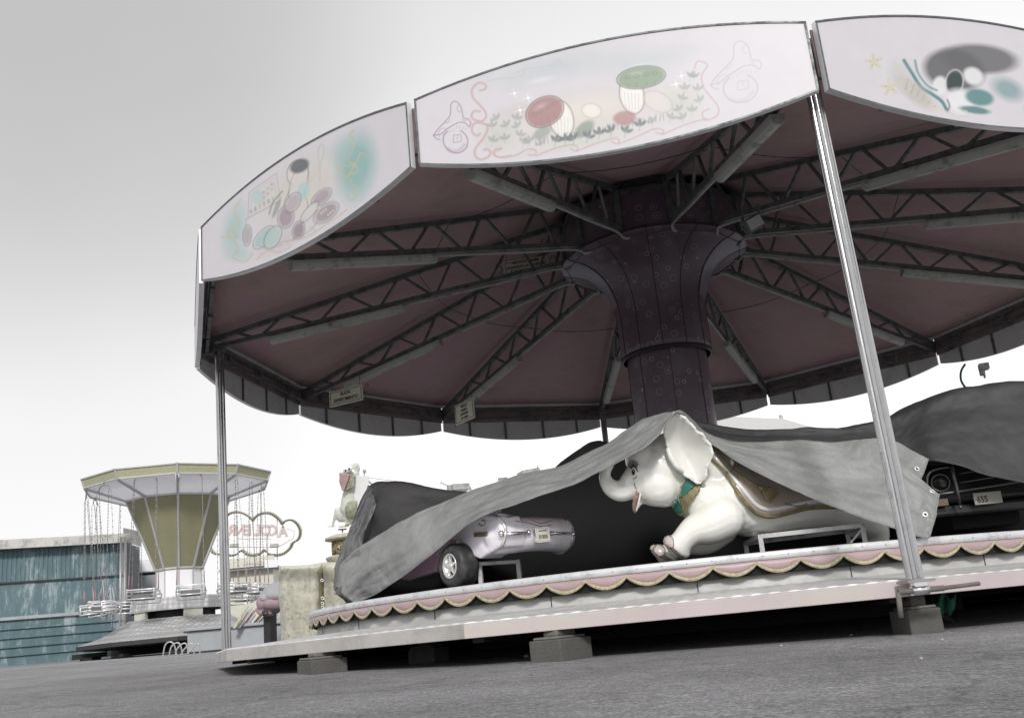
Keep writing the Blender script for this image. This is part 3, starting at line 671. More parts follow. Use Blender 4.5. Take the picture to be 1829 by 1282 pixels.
def art_kitchen(A):          # left front panel
    z = Z((340, 100), 3.052)
    A.blob(z((600, 740))[0], (120, 62), (.60, .57, .50), .75, .8, -42)
    A.blob(z((905, 600))[0], (44, 78), (.25, .44, .42), .9, .6, 8); A.blob(z((820, 520))[0], (26, 38), TEALP, .55, .8, 30)
    A.blob(z((240, 950))[0], (26, 62), TEALP, .75, .7, 12); A.blob(z((270, 1080))[0], (28, 20), TEALP, .6, .8, 0)
    A.blob(z((480, 1010))[0], (60, 26), (.52, .47, .50), .6, .7, -28)
    # window with a shelf of jars
    A.stroke(z((320, 745), (470, 640), (490, 790), (315, 885), (320, 745)), 1.8, (.42, .40, .42), .8, .8, False)
    A.stroke(z((335, 755), (455, 668), (470, 780), (330, 860), (335, 755)), .9, (.42, .40, .42), .7, .7, False)
    A.blob(z((370, 770))[0], (16, 17), (.42, .55, .55), .7, .4, -35)
    for i in range(6):
        A.blob(z((330+i*24, 848-i*14))[0], (3, 5), [(.45, .32, .3), (.3, .34, .36), (.5, .45, .3)][i % 3], .8, .4)
        A.blob(z((400+(i % 3)*22, 745-(i % 3)*22+(i//3)*28))[0], (4, 4), [(.5, .36, .33), (.42, .46, .4)][i % 2], .7, .5)
    A.stroke(z((300, 890), (480, 795)), 1.4, (.38, .36, .37), .7, .8, False)
    A.blob(z((585, 640))[0], (19, 24), (.66, .62, .58), .95, .2, 15); A.ring(z((585, 640))[0], (19, 24), 1.2, (.16, .15, .16), .8, 15)
    A.stroke(z((640, 700), (690, 640), (700, 590)), 2.2, (.58, .52, .5), .8); A.stroke(z((560, 700), (520, 780), (500, 860), (505, 930)), 1.6, (.20, .18, .2), .75)
    A.stroke(z((620, 740), (640, 830), (600, 930), (560, 1000)), 1.5, (.22, .2, .22), .7); A.stroke(z((430, 860), (450, 800), (500, 740)), 3.5, (.22, .24, .26), .7)
    A.stroke(z((480, 1020), (560, 1000), (640, 960), (700, 900)), 1.4, (.3, .27, .3), .7); A.stroke(z((350, 1030), (420, 1045), (500, 1030)), 1.4, (.25, .3, .3), .7)
    # tall jar, cushions, chest : plain things in the colours of the panel's figure
    A.blob(z((590, 700))[0], (15, 34), (.62, .60, .60), .9, .3, 18); A.ring(z((590, 700))[0], (15, 34), 1.2, (.22, .22, .24), .7, 18)
    A.blob(z((595, 600))[0], (21, 14), (.10, .11, .13), .9, .3, -25); A.blob(z((615, 740))[0], (13, 20), (.42, .56, .56), .8, .3, 25)
    A.blob(z((470, 830))[0], (5, 24), (.20, .22, .23), .6, .4, 22)
    for (x, y, rx, ry, an, c) in ((400, 990, 26, 12, -48, (.38, .50, .50)), (450, 990, 23, 13, -60, (.44, .55, .54)), (520, 880, 15, 20, 10, (.36, .29, .33)), (590, 950, 11, 17, 15, (.32, .26, .29)), (715, 770, 22, 11, -40, (.40, .34, .38)), (740, 855, 27, 14, -38, (.36, .31, .34)), (560, 800, 12, 20, 30, (.46, .40, .44)), (310, 980, 8, 19, 4, (.42, .39, .40)), (650, 850, 8, 24, 40, (.6, .58, .58))):
        A.blob(z((x, y))[0], (rx, ry), c, .95, .35, an); A.ring(z((x, y))[0], (rx, ry), 1.2, (.15, .14, .15), .75, an)
    A.stroke(z((305, 890), (300, 940)), 2, (.42, .39, .38), .7)
    for i in range(7): A.blob(z((700+i*13, 850+(i*29) % 40-20))[0], (2.5, 2.5), (.66, .62, .5), .8, .5)
    A.ring(z((712, 530))[0], (5, 16), 1.6, (.46, .44, .44), .8, 5); A.stroke(z((708, 580), (706, 680)), 1.6, (.46, .44, .44), .8)
    for pts in [((890, 410), (865, 430), (885, 450), (890, 500), (860, 570), (900, 585), (930, 530), (960, 550)), ((830, 600), (900, 600), (910, 635), (860, 650), (880, 690), (905, 740), (880, 790), (850, 760)), ((800, 610), (850, 660), (900, 590)),
                ((275, 780), (240, 850), (265, 905), (230, 960), (260, 990), (170, 990)), ((240, 1010), (260, 1060), (230, 1100), (300, 1120), (340, 1080)),
                ((360, 1110), (420, 1060), (480, 1070), (545, 1040), (520, 1015)), ((555, 1010), (620, 990), (680, 960), (650, 930)), ((690, 955), (750, 910), (800, 880), (850, 840)), ((230, 940), (200, 960), (220, 1000))]:
        A.stroke(z(*pts), 2.4, (.52, .47, .33), .85)

def art_sea(A):              # right front panel
    z = Z((1300, 100), 3.56)
    A.blob(z((1030, 100))[0], (40, 26), (.60, .62, .62), .6, .9, 20)
    A.blob(z((1440, 90))[0], (62, 42), (.11, .11, .12), .93, .25, 10); A.blob(z((1600, 20))[0], (80, 30), (.12, .12, .13), .9, .3, 5)
    A.blob(z((1560, 130))[0], (22, 18), (.74, .74, .76), .9, .35, 30); A.blob(z((1350, 190))[0], (16, 20), (.74, .74, .76), .9, .35, 0)
    A.blob(z((1440, 170))[0], (16, 22), (.03, .05, .05), .9, .25, 10); A.ring(z((1440, 170))[0], (16, 23), 2, (.6, .6, .6), .8, 10)
    A.blob(z((1480, 290))[0], (34, 26), (.74, .74, .76), .9, .4, 25)
    A.stroke(z((1120, 30), (1170, 110), (1230, 200), (1300, 245), (1360, 290), (1390, 340)), 6, (.05, .19, .20), .9, 1.4)
    A.stroke(z((1190, 30), (1210, 110), (1270, 190), (1330, 220)), 4, (.10, .26, .26), .8, 1.2)
    A.blob(z((1600, 265))[0], (30, 17), (.08, .22, .23), .9, .3, 10); A.blob(z((1570, 345))[0], (34, 8), (.07, .20, .21), .9, .4, 8)
    A.stroke(z((1395, 280), (1410, 320), (1395, 355)), 3, (.1, .1, .11), .8)
    A.blob(z((1190, 235))[0], (52, 20), (.46, .44, .40), .75, .5, 40); A.blob(z((1090, 130))[0], (24, 38), (.52, .50, .52), .55, .6, -20)
    for i in range(6): A.stroke(z((1150+i*34, 150+i*34), (1130+i*36, 215+i*22)), 1.4, (.32, .30, .28), .7, .9)
    for pts in [((1070, 60), (1060, 90), (1090, 95), (1080, 70)), ((1110, 105), (1130, 130), (1110, 160)), ((1100, 175), (1120, 230), (1160, 210), (1150, 170)), ((1340, 335), (1400, 360), (1460, 385), (1525, 378), (1515, 350), (1490, 355)), ((1180, 290), (1260, 330), (1340, 335), (1320, 310))]:
        A.stroke(z(*pts), 2.0, GOLDP, .85)
    for cx, cy in ((1030, 200), (930, 40)):
        for k in range(5):
            t = math.radians(-100+72*k); c = z((cx, cy))[0]; A.stroke([c, (c[0]+14*math.cos(t), c[1]+13*math.sin(t))], 6, (.58, .55, .42), .9, 1.2, False)
        for k in range(5):
            t = math.radians(-100+72*k); A.blob((c[0]+7*math.cos(t), c[1]+7*math.sin(t)), (1, 1), (.15, .13, .1), .9, .5)
    # the rest of the panel, beyond the picture's right edge
    for (x, y, r, c) in ((1800, 160, 40, (.12, .26, .27)), (1860, 120, 50, (.6, .62, .62)), (1850, 200, 26, (.10, .22, .23)), (1930, 170, 36, (.5, .48, .42))): A.blob((x, y), (r, r*.6), c, .7, .6, 25)

def fascia(k):
    """panel from corner k+1 to corner k"""
    a = rad(k+1)*RC; b = rad(k)*RC; n = nrm(a+b); t = nrm(b-a); a = a+t*.028; b = b-t*.028
    art = {1: art_kitchen, 0: art_garden, 11: art_sea}.get(k % 12)
    nu, nv = {1: (300, 110), 0: (520, 130), 11: (360, 90)}.get(k % 12, (24, 4))
    L_ = np.linalg.norm(b-a); th = .035; m = MB()
    def P(s, v, off=0.0):
        c = a+(b-a)*s; bulge = SAG*4*s*(1-s); z = (ZB-bulge)*(1-v)+(ZT+bulge)*v
        return c - n*off + np.array((0, 0, z))
    G = [[P(i/nu, j/nv) for j in range(nv+1)] for i in range(nu+1)]
    m.sheet(G, 0, False)
    nfront = (nu+1)*(nv+1); cols = None
    if art:
        V = np.array([p for r in G for p in r]); A = Art(proj(V), (.62, .60, .64)); art(A); A.C = A.C*.90
    M = 24
    m.sheet([[P(i/M, 0, th), P(i/M, 1, th)] for i in range(M+1)], 1, False)
    for v in (0, 1): m.sheet([[P(i/M, v, -.006), P(i/M, v, th)] for i in range(M+1)], 2, False)
    for s_ in (0, 1): m.sheet([[P(s_, j, -.006), P(s_, j, th)] for j in (0, 1)], 2, False)
    # metal edge strip round the front
    for v in (0, 1):
        e = .012 if v == 0 else -.012
        m.sheet([[P(i/M, v, -.006), P(i/M, v, -.006)+np.array((0, 0, e))] for i in range(M+1)], 3, False)
    for s_, e in ((0, t*.014), (1, -t*.014)): m.sheet([[P(s_, j, -.006), P(s_, j, -.006)+e] for j in (0, 1)], 3, False)
    # ribs and upper board on the inside face
    for s_ in (.16, .38, .62, .84):
        p0 = P(s_, 0, th+.008); p1 = P(s_, .62, th+.008); m.bar(p0, p1, .03, .014, n, 4)
    if art:
        m.cols = np.ones((len(m.v), 4)); m.cols[:, :3] = .6; m.cols[:nfront, :3] = np.clip(A.C, 0, 1)
    o = m.build('fascia_panel', ['paint' if art else 'lilac', 'panel_back', 'white_trim', 'edge' if False else 'truss', 'truss'], canopy)
    if art is art_kitchen: o['label'] = 'front panel painted with a kitchen window and teal clouds'
    if art is art_garden: o['label'] = 'front panel painted with clovers and a pink scroll border'
    if art is art_sea: o['label'] = 'front panel painted with starfish and dark teal swirls'
    return o

for k in range(12): fascia(k)

# canvas lining, gently sagging between the trusses, and a real roof above it
m = MB(); G = []
nr = 14
for i in range(12*8):
    f = i/8; kk = int(f); t = f-kk; A_, B_ = rad(kk), rad(kk+1); row = []
    for j in range(nr+1):
        r = .9 + (4.93-.9)*j/nr; z = 4.98-.268*r - .11*math.sin(PI*t)*math.sin(PI*min(1, j/nr*1.05))*1.0 + .018*noise.noise(Vector((f*1.3, j*.6, 0)))
        p = (A_*(1-t)+B_*t)*r; row.append((p[0], p[1], z+.03))
    G.append(row)
m.sheet(G, 0, True, closed_u=True)
m.build('roof_lining', 'lining', canopy, solid=.006)
m = MB(); m.lathe([(4.90, 3.74), (4.2, 4.02), (2.5, 4.75), (.9, 5.3), (.02, 5.5)], 12, ph=PHASE, smooth=False)
m.lathe([(4.9, 3.735), (4.9, 3.66)], 12, ph=PHASE, smooth=False)
m.build('roof_cover', 'panel_back', canopy, solid=.01)

# perimeter rails and the board behind them
m = MB()
for k in range(12):
    a, b = rad(k)*4.88, rad(k+1)*4.88; t = nrm(b-a)
    for z_ in (3.60, 3.49): m.bar(a+(0, 0, z_), b+(0, 0, z_), .035, .03)
    for s_ in (.2, .5, .8):
        c = a+(b-a)*s_; m.bar(c+(0, 0, 3.46), c+(0, 0, 3.63), .04, .03)
m.build('rim_rail', 'truss', canopy)
m = MB()
for k in range(12):
    a, b = rad(k)*4.945, rad(k+1)*4.945; t = nrm(b-a); n = nrm(a+b)
    m.box((a+b)/2+(0, 0, 3.605), (np.linalg.norm(b-a)-.02, .012, .33), (t, n, (0, 0, 1)))
m.build('rim_board', 'maroon_strip', canopy)

# trusses
def ztop(r): return 4.935-.272*r
def zlow(r): return 4.22 + (3.53-4.22)*(r-1.0)/3.86
for k in range(12):
    e = rad(k); m = MB(); up = (0, 0, 1); P3 = lambda r, z_, s_=0: e*r + np.array((-e[1], e[0], 0))*s_ + np.array((0, 0, z_))
    m.bar(P3(.98, ztop(.98)), P3(4.9, ztop(4.9)), .05, .05)
    m.bar(P3(.98, zlow(.98)), P3(4.9, zlow(4.9)), .045, .045)
    tops = [1.05, 1.52, 2.20, 2.79, 3.40, 4.05, 4.6]; lows = [1.30, 1.86, 2.45, 3.07, 3.72, 4.35]
    for i, lr in enumerate(lows):
        m.bar(P3(lr-.03, zlow(lr)), P3(tops[i]+.03, ztop(tops[i])), .026, .026)
        m.bar(P3(lr+.03, zlow(lr)), P3(tops[i+1]-.03, ztop(tops[i+1])), .026, .026)
    m.bar(P3(.98, zlow(.98)-.02), P3(.98, ztop(.98)+.03), .06, .05, e)
    # gusset at the rim
    m.box(P3(4.86, 3.55), (.10, .07, .16), (e, (-e[1], e[0], 0), (0, 0, 1)))
    tr = m.build('truss', 'truss', canopy)
    c = MB()   # conduit that feeds the lamp and hooks round the truss foot
    q = [P3(2.85, zlow(2.85)-.05), P3(2.4, zlow(2.4)-.05), P3(1.7, zlow(1.7)-.055), P3(1.2, zlow(1.2)-.05), P3(1.02, zlow(1.0)-.07), P3(.98, zlow(1.0)-.10, .02), P3(.93, zlow(1.0)-.09, .06), P3(.93, zlow(1.0)+.02, .08)]
    c.tube(cr(q, 5), .014, 6); c.build('conduit', 'lamp', tr)

# central drum above the flare
m = MB(); m.lathe([(.97, 4.12), (.97, 4.66), (.90, 4.70)], 12, ph=PHASE, smooth=False)
m.lathe([(.985, 4.58), (.985, 4.63)], 12, ph=PHASE, smooth=False, mi=1)
for k in range(12): e = rad(k); m.bar(e*.975+(0, 0, 4.13), e*.975+(0, 0, 4.66), .05, .04, e, 1)
m.build('hub_drum', ['shaft', 'truss'], canopy)
# thin cable strung round half way out
m = MB()
for k in range(12):
    a, b = rad(k)*2.6, rad(k+1)*2.6; pts = [a*(1-t)+b*t+np.array((0, 0, ztop(2.6)-.02-.06*math.sin(PI*t))) for t in np.linspace(0, 1, 7)]; m.tube(pts, .004, 4)
m.build('cable', 'seam', canopy)

# ------------------------------------------------------------------ lamps on the trusses
names = {0: 'truss that ends at the near right support pole', 1: 'truss that reaches the gap between the two front panels',
         2: 'truss that disappears behind the left front panel', 3: 'truss that ends at the left support pole', 4: 'truss beside the BUON DIVERTIMENTO board',
         5: 'truss just right of the small slanting notice board', 6: 'truss that ends behind the column at the rear pole', 7: 'first truss right of the column',
         8: 'truss that ends at the rightmost lit rim gap', 9: 'low truss near the right edge, behind the bright pole', 10: 'second truss down at the right edge', 11: 'big near truss across the upper right'}
for k in range(12):
    e = rad(k); s_ = np.array((-e[1], e[0], 0)); d = nrm(e*1 + np.array((0, 0, (3.53-4.22)/3.86))); upv = nrm(np.cross(d, s_));
    if upv[2] < 0: upv = -upv
    r0, r1 = 2.78, 4.22; A0 = e*r0+np.array((0, 0, zlow(r0)-.075)); A1 = e*r1+np.array((0, 0, zlow(r1)-.075))
    t = thing('fluorescent_lamp', 'grey tube lamp housing under the '+names[k], 'lamp', A0, 'tube lamps under the canopy trusses')
    m = MB(); prof = [(-.055, .03), (-.055, 0), (-.045, -.03), (-.02, -.048), (.02, -.048), (.045, -.03), (.055, 0), (.055, .03)]
    m.prism([A0+s_*x+upv*y for x, y in prof], A1-A0); m.build('housing', 'lamp', t, bevel=.006)
    for q in (.06, .36, .66, .95):
        c = A0+(A1-A0)*q
        cl = MB(); cl.box(c-upv*.012, (.012, .098, .016), (d, s_, upv)); cl.build('clip', 'screw', t)

# square floodlight at the hub, right of the column
e = rad(11)*.5+rad(10)*.5; c = W(1344, 400, 9.55)
t = thing('square_floodlight', 'square white-faced floodlight fixed to the truss right of the flared column top', 'floodlight', c)
X = nrm(W(1370, 385, 9.6)-W(1325, 410, 9.5)); Y = nrm(np.cross(nrm(CAMP-c), X)); Zv = np.cross(X, Y)
m = MB(); m.box(c, (.19, .14, .10), (X, Y, Zv)); m.build('housing', 'truss', t, bevel=.01)
m = MB(); m.box(c+Zv*.053, (.16, .105, .012), (X, Y, Zv)); m.build('glass', 'lens', t, bevel=.003)
m = MB(); m.bar(c-X*.1-Zv*.02, c-X*.1+np.array((0, 0, .16)), .02, .02); m.build('bracket', 'truss', t); m = MB(); m.bar(c+X*.1-Zv*.02, c+X*.1+np.array((0, 0, .16)), .02, .02); m.build('bracket', 'truss', t)

# ------------------------------------------------------------------ centre column
col_ = thing('centre_column', 'dark violet starry centre column flaring out under the carousel roof', 'column', (0, 0, .70))
m = MB(); m.lathe([(.425, .7), (.425, 3.25)], 64); 
for k in range(8):
    a = k*PI/4+.2; m.bar((.427*math.cos(a), .427*math.sin(a), .7), (.427*math.cos(a), .427*math.sin(a), 3.2), .006, .004, (math.cos(a), math.sin(a), 0), 1)
m.build('shaft', ['shaft', 'seam'], col_)
prof = [(.470, 3.03), (.482, 3.03), (.482, 3.45), (.497, 3.62), (.535, 3.77), (.61, 3.92), (.73, 4.04), (.86, 4.11), (.985, 4.14), (1.015, 4.165), (.99, 4.20)]
cp = cr([(r, z_) for r, z_ in prof[1:]], 4)
cp = [(.470, 3.04), (.472, 3.03)]+[tuple(q) for q in cp]
m = MB(); m.lathe(cp, 72)
for k in range(12):
    a = PHASE-k*PI/6+PI/12; m.tube([((r+.001)*math.cos(a), (r+.001)*math.sin(a), z_) for r, z_ in cp[2:]], .0045, 5, 1)
m.build('sleeve', ['shaft', 'seam'], col_)
for k in (4, 11):
    a0 = PHASE-k*PI/6+PI/12+.02
    m = MB(); m.lathe([(r+.006, z_) for r, z_ in cp[10:]], 10, a0=a0, a1=a0+PI/6-.04); o = m.build('flare_panel', 'flare_panel', col_)
m = MB(); m.lathe([(.478, 3.035), (.490, 3.035), (.490, 3.075), (.478, 3.075)], 72, closed_prof=True); m.build('collar', 'seam', col_)

# ------------------------------------------------------------------ support poles
PR = 4.72
pole_lab = {3: 'thin bright metal support pole at the left corner of the carousel base', 0: 'big near metal support pole crossing the picture on the right', 6: 'short visible rear support pole left of the elephant, seen against the sky'}
for k, lab in pole_lab.items():
    e = rad(k); b0 = e*PR; zb = .425; lean = e*.03
    if k == 0: b0 = np.array((1.70, -4.62, 0)); zb = .405; lean = np.array((-.035, .09, 0))
    t = thing('support_pole', lab, 'support pole', b0+(0, 0, zb), 'support poles of the carousel')
    P0 = b0+np.array((0, 0, zb+.02)); P1 = b0+lean+np.array((0, 0, 3.50))
    m = MB(); prof = []
    for i in range(32):
        a = 2*PI*i/32; r = .046 if (i % 4) in (1, 2) else (.043 if i % 4 == 3 else .036); prof.append((r*math.cos(a), r*math.sin(a)))
    s_ = np.array((-e[1], e[0], 0)); m.prism([P0+e*x+s_*y for x, y in prof], P1-P0, smooth=False); m.build('tube', 'alu', t, bevel=.002)
    m = MB(); m.box(P0-np.array((0, 0, .012)), (.15, .15, .014), (e, s_, (0, 0, 1))); m.build('base_plate', 'dim_chrome', t)
    m = MB(); m.box(P1+(0, 0, .02), (.12, .10, .05), (e, s_, (0, 0, 1))); m.build('top_bracket', 'truss', t)
    if k == 0:
        c = b0+e*.03+np.array((0, 0, .365))
        m = MB(); m.tube([c-s_*.12, c+s_*.13], .016, 10); m.tube([c-s_*.045, c+s_*.045], .026, 12, 1); m.box(c+(0, 0, .035), (.05, .07, .03), (e, s_, (0, 0, 1)), 1)
        m.tube([c+s_*.13, c+s_*.33+(0, 0, .006)], .011, 8); m.tube([c-s_*.12, c-s_*.13+(0, 0, -.13)], .014, 8)
        m.build('clamp', ['wood', 'chrome'], t)

# ------------------------------------------------------------------ turning platform
plat = thing('carousel_platform', 'round turning carousel floor with white metal rim and pink scalloped edge', 'carousel platform', (0, 0, .6))
RP = 3.87; ZP = .70
m = MB(); m.lathe([(.44, ZP-.012), (RP-.004, ZP-.012), (RP-.004, ZP-.05), (.44, ZP-.05)], 96, closed_prof=True); m.build('deck', 'deck', plat)
m = MB(); m.lathe([(RP-.03, ZP-.004), (RP-.002, ZP), (RP+.006, ZP-.004), (RP+.006, ZP-.050), (RP-.03, ZP-.052)], 174, closed_prof=True)
for i in range(150):
    a = 2*PI*i/150; e = np.array((math.cos(a), math.sin(a), 0)); m.ball(e*(RP+.007)+(0, 0, ZP-.026), (.005, .005, .005), 6, mi=1)
m.build('rim_band', ['rim', 'dim_chrome'], plat)
NS = 87; a_off = math.radians(-110.59)
def scal(t):   # 0 at tips, 1 at lowest point
    return math.sin(PI*t)**.8
m = MB(); G = []; sub = 12
for i in range(NS*sub):
    t = (i % sub)/sub; a = a_off+2*PI*i/(NS*sub); e = np.array((math.cos(a), math.sin(a), 0)); zl = .637-.062*scal(t)
    G.append([e*(RP-.004)+(0, 0, .652), e*(RP+.004)+(0, 0, .64-.25*(.64-zl)), e*(RP+.002)+(0, 0, zl)])
m.sheet(G, 0, True, closed_u=True); m.build('scalloped_skirt', 'pink', plat, solid=.004)
m = MB(); G = []
for i in range(NS*sub):
    t = (i % sub)/sub; a = a_off+2*PI*i/(NS*sub); e = np.array((math.cos(a), math.sin(a), 0)); zl = .640-.062*scal(t); row = []
    for q in range(8):
        b = 2*PI*q/8; row.append(e*(RP+.005+.006*math.cos(b))+np.array((0, 0, zl-.006+.0125*math.sin(b))))
    G.append(row+[row[0]])
m.sheet(G, 0, True, closed_u=True); m.build('gold_braid', 'gold', plat)
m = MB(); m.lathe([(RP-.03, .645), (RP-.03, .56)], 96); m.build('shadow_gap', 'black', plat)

# ------------------------------------------------------------------ fixed base
base = thing('carousel_substructure', 'fixed carousel base ring with pale riser, ribbed tread and worn pink beam', 'carousel base', (0, 0, .35))
m = MB(); m.lathe([(3.80, .486), (3.80, .566), (3.74, .566)], 144)
for i in range(24):
    a = a_off + .215+2*PI*i/24; e = np.array((math.cos(a), math.sin(a), 0)); m.bar(e*3.801+(0, 0, .487), e*3.801+(0, 0, .565), .006, .004, e, 1)
m.build('riser', ['riser', 'seam'], base)
def dodec(a, r):      # radius of the twelve-sided outline of corner radius r at angle a
    x = (PHASE-a) % (PI/6); return r*math.cos(PI/12)/math.cos(x-PI/12)
RB = 4.83
m = MB(); G = []; NT = 12*96
for i in range(NT):
    a = PHASE-2*PI*i/NT; e = np.array((math.cos(a), math.sin(a), 0)); ro = dodec(a, RB); h = .004 if (i//2) % 2 else 0
    G.append([e*3.801+(0, 0, .487+h), e*(ro-.01)+(0, 0, .430+h), e*(ro-.004)+(0, 0, .424)])
m.sheet(G, 0, False, closed_u=True); m.build('tread', 'tread', base)
for k in range(12):
    a, b = rad(k+1)*RB, rad(k)*RB; n = nrm(a+b); t = nrm(b-a); L_ = np.linalg.norm(b-a)
    m = MB(); m.box((a+b)/2-n*.02+(0, 0, .381), (L_-.004, .04, .084), (t, n, (0, 0, 1)))
    m.build('edge_beam', 'beige_beam' if k in (1, 2) else 'pink_beam', base, bevel=.004)
for k in range(12):
    e = rad(k); m = MB(); m.bar(e*.6+(0, 0, .37), e*4.66+(0, 0, .36), .08, .10); m.build('floor_joist', 'steel_dark', base)
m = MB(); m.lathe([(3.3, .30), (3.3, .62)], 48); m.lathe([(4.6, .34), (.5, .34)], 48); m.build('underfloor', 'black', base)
# far-side skirt and middle chassis box, added to keep the underside dark
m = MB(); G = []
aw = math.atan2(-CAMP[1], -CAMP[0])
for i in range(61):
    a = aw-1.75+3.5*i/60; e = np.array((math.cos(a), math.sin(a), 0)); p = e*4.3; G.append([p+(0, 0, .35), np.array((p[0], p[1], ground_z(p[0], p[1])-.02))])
m.sheet(G, 0, True); m.build('added_rear_skirt', 'black', base, solid=.01)
m = MB(); m.box((0, 0, .25), (4.6, 1.6, .16), (rad(3), np.cross((0, 0, 1), rad(3)), (0, 0, 1))); m.build('added_chassis', 'steel_dark', base, bevel=.01)

def block(px, py, w, h, d, lab, name='concrete_block', mtl='concrete', rot=0.0, cat='block', r=4.62):
    v = CD + CR*(px-PW/2)/FPX - CU*(py-PH/2)/FPX
    a = v[0]**2+v[1]**2; b = 2*(CAMP[0]*v[0]+CAMP[1]*v[1]); c = CAMP[0]**2+CAMP[1]**2-r*r
    P = CAMP+v*(-b-math.sqrt(b*b-4*a*c))/(2*a); gz = ground_z(P[0], P[1])
    e = nrm((P[0], P[1], 0)); s_ = np.array((-e[1], e[0], 0)); c_, s2 = math.cos(rot), math.sin(rot); X = s_*c_+e*s2; Y = e*c_-s_*s2
    top = gz+h; m = MB(); m.box((P[0], P[1], gz+h/2-.004), (w, d, h+.008), (X, Y, (0, 0, 1)))
    m.box(np.array((P[0], P[1], top+.008))+e*.01, (w*.8, d*.9, .016), (X, Y, (0, 0, 1)), 1)
    if .34-top > .03: m.box((P[0], P[1], (top+.016+.339)/2), (w*.45, d*.6, .339-top-.016), (X, Y, (0, 0, 1)), 1)
    return whole(m, name, [mtl, 'wood'], lab, cat, (P[0], P[1], gz), 'support blocks under the carousel base', bevel=.012)
block(1003, 1168, .23, .12, .30, 'stained two-tone block propping the middle of the pink beam', rot=.35)
block(1640, 1127, .19, .13, .24, 'dark block under the foot of the big right pole')
block(575, 1180, .32, .09, .25, 'rounded grey block under the left end of the beam', rot=.3)
block(765, 1158, .22, .10, .2, 'small shaded block under the left half of the beam', rot=-.2, r=3.9)
# ------------------------------------------------------------------ elephant
def Wm(px): return 7.0/FPX*px          # pixels -> metres at the elephant's distance
ED = 6.98
def E(px, py, dd=0.0): return W(px, py, ED+dd)
ele_base = at_z(1330, 1040, ZP); ele_base = W(1300, 985, ED); ele_base[2] = ZP
ele = thing('elephant_ride', 'cream white elephant ride with curled trunk, big ear and brown gold saddle, lunging forward', 'carousel ride', ele_base)
k = Wm(1)
prims = [
 # skull and cheeks
 ('b', E(1177, 842, .02), (46*k, 46*k, 40*k), (CR, CU, CD)),
 ('b', E(1172, 868, -.02), (42*k, 37*k, 38*k), (CR, CU, CD)),
 ('b', E(1196, 815, .05), (44*k, 44*k, 40*k), (CR, CU, CD)),
 ('b', E(1150, 822, .06), (34*k, 36*k, 36*k), (CR, CU, CD)),
 ('b', E(1184, 884, .0), (30*k, 22*k, 30*k), (CR, CU, CD)),
 # trunk
 ('t', [E(1145, 866, -.03), E(1128, 872, -.05), E(1110, 877.5, -.06), E(1094, 872, -.06), E(1083.5, 861, -.05), E(1080.5, 848, -.04), E(1084, 837, -.03), E(1088, 828, -.02)], [24*k, 19*k, 18.5*k, 16.5*k, 13*k, 10.5*k, 9.5*k, 10*k]),
 ('t', [E(1140, 850, -.03), E(1124, 858, -.05), E(1118, 868, -.06)], [26*k, 17*k, 14*k]),
 # lower jaw
 ('t', [E(1158, 888, -.02), E(1143, 893, -.04), E(1136, 905, -.05), E(1134, 913, -.05)], [12*k, 9*k, 6*k, 4*k]),
 # neck, chest, shoulder
 ('t', [E(1200, 850, .06), E(1235, 878, .05), E(1275, 898, .04), E(1330, 905, .05)], [40*k, 44*k, 55*k, 50*k]),
 ('b', E(1226, 898, .04), (26*k, 24*k, 34*k), (CR, CU, CD)),
 ('b', E(1276, 842, .08), (34*k, 46*k, 40*k), (CR, CU, CD)),
 ('b', E(1291, 905, -.02), (41*k, 53*k, 38*k), (CR, CU, CD)),
 # near front leg
 ('t', [E(1290, 922, -.10), E(1262, 938, -.13), E(1238, 948, -.15), E(1222, 962, -.16), E(1213, 975, -.16)], [40*k, 35*k, 26*k, 21*k, 21*k]),
 ('b', E(1209, 977, -.16), (27*k, 15*k, 21*k), (nrm(CR*.80-CU*.58), nrm(CU*.80+CR*.58), CD)),
 # far front leg
 ('t', [E(1290, 945, .16), E(1262, 968, .14), E(1228, 972, .12), E(1198, 984, .08), E(1186, 990, .07)], [28*k, 22*k, 20*k, 17*k, 16*k]),
 ('b', E(1184, 989, .05), (26*k, 12*k, 19*k), (nrm(CR*.86-CU*.5), nrm(CU*.86+CR*.5), CD)),
 # barrel and haunch
 ('t', [E(1310, 890, .08), E(1360, 905, .10), E(1420, 905, .12), E(1480, 908, .14), E(1535, 922, .16)], [64*k, 56*k, 46*k, 38*k, 34*k]),
 ('t', [E(1300, 862, .12), E(1350, 880, .14), E(1410, 888, .16)], [44*k, 38*k, 34*k]),
 ('t', [E(1530, 925, .16), E(1562, 945, .18), E(1566, 975, .18)], [36*k, 26*k, 20*k]),
]
body = blobs(prims, .011, 8)
body_bvh = bvh_of(body)
ob_body = body.build('body', 'ele', ele)
skull = blobs(prims[:9], .012, 5); skull_bvh = bvh_of(skull)
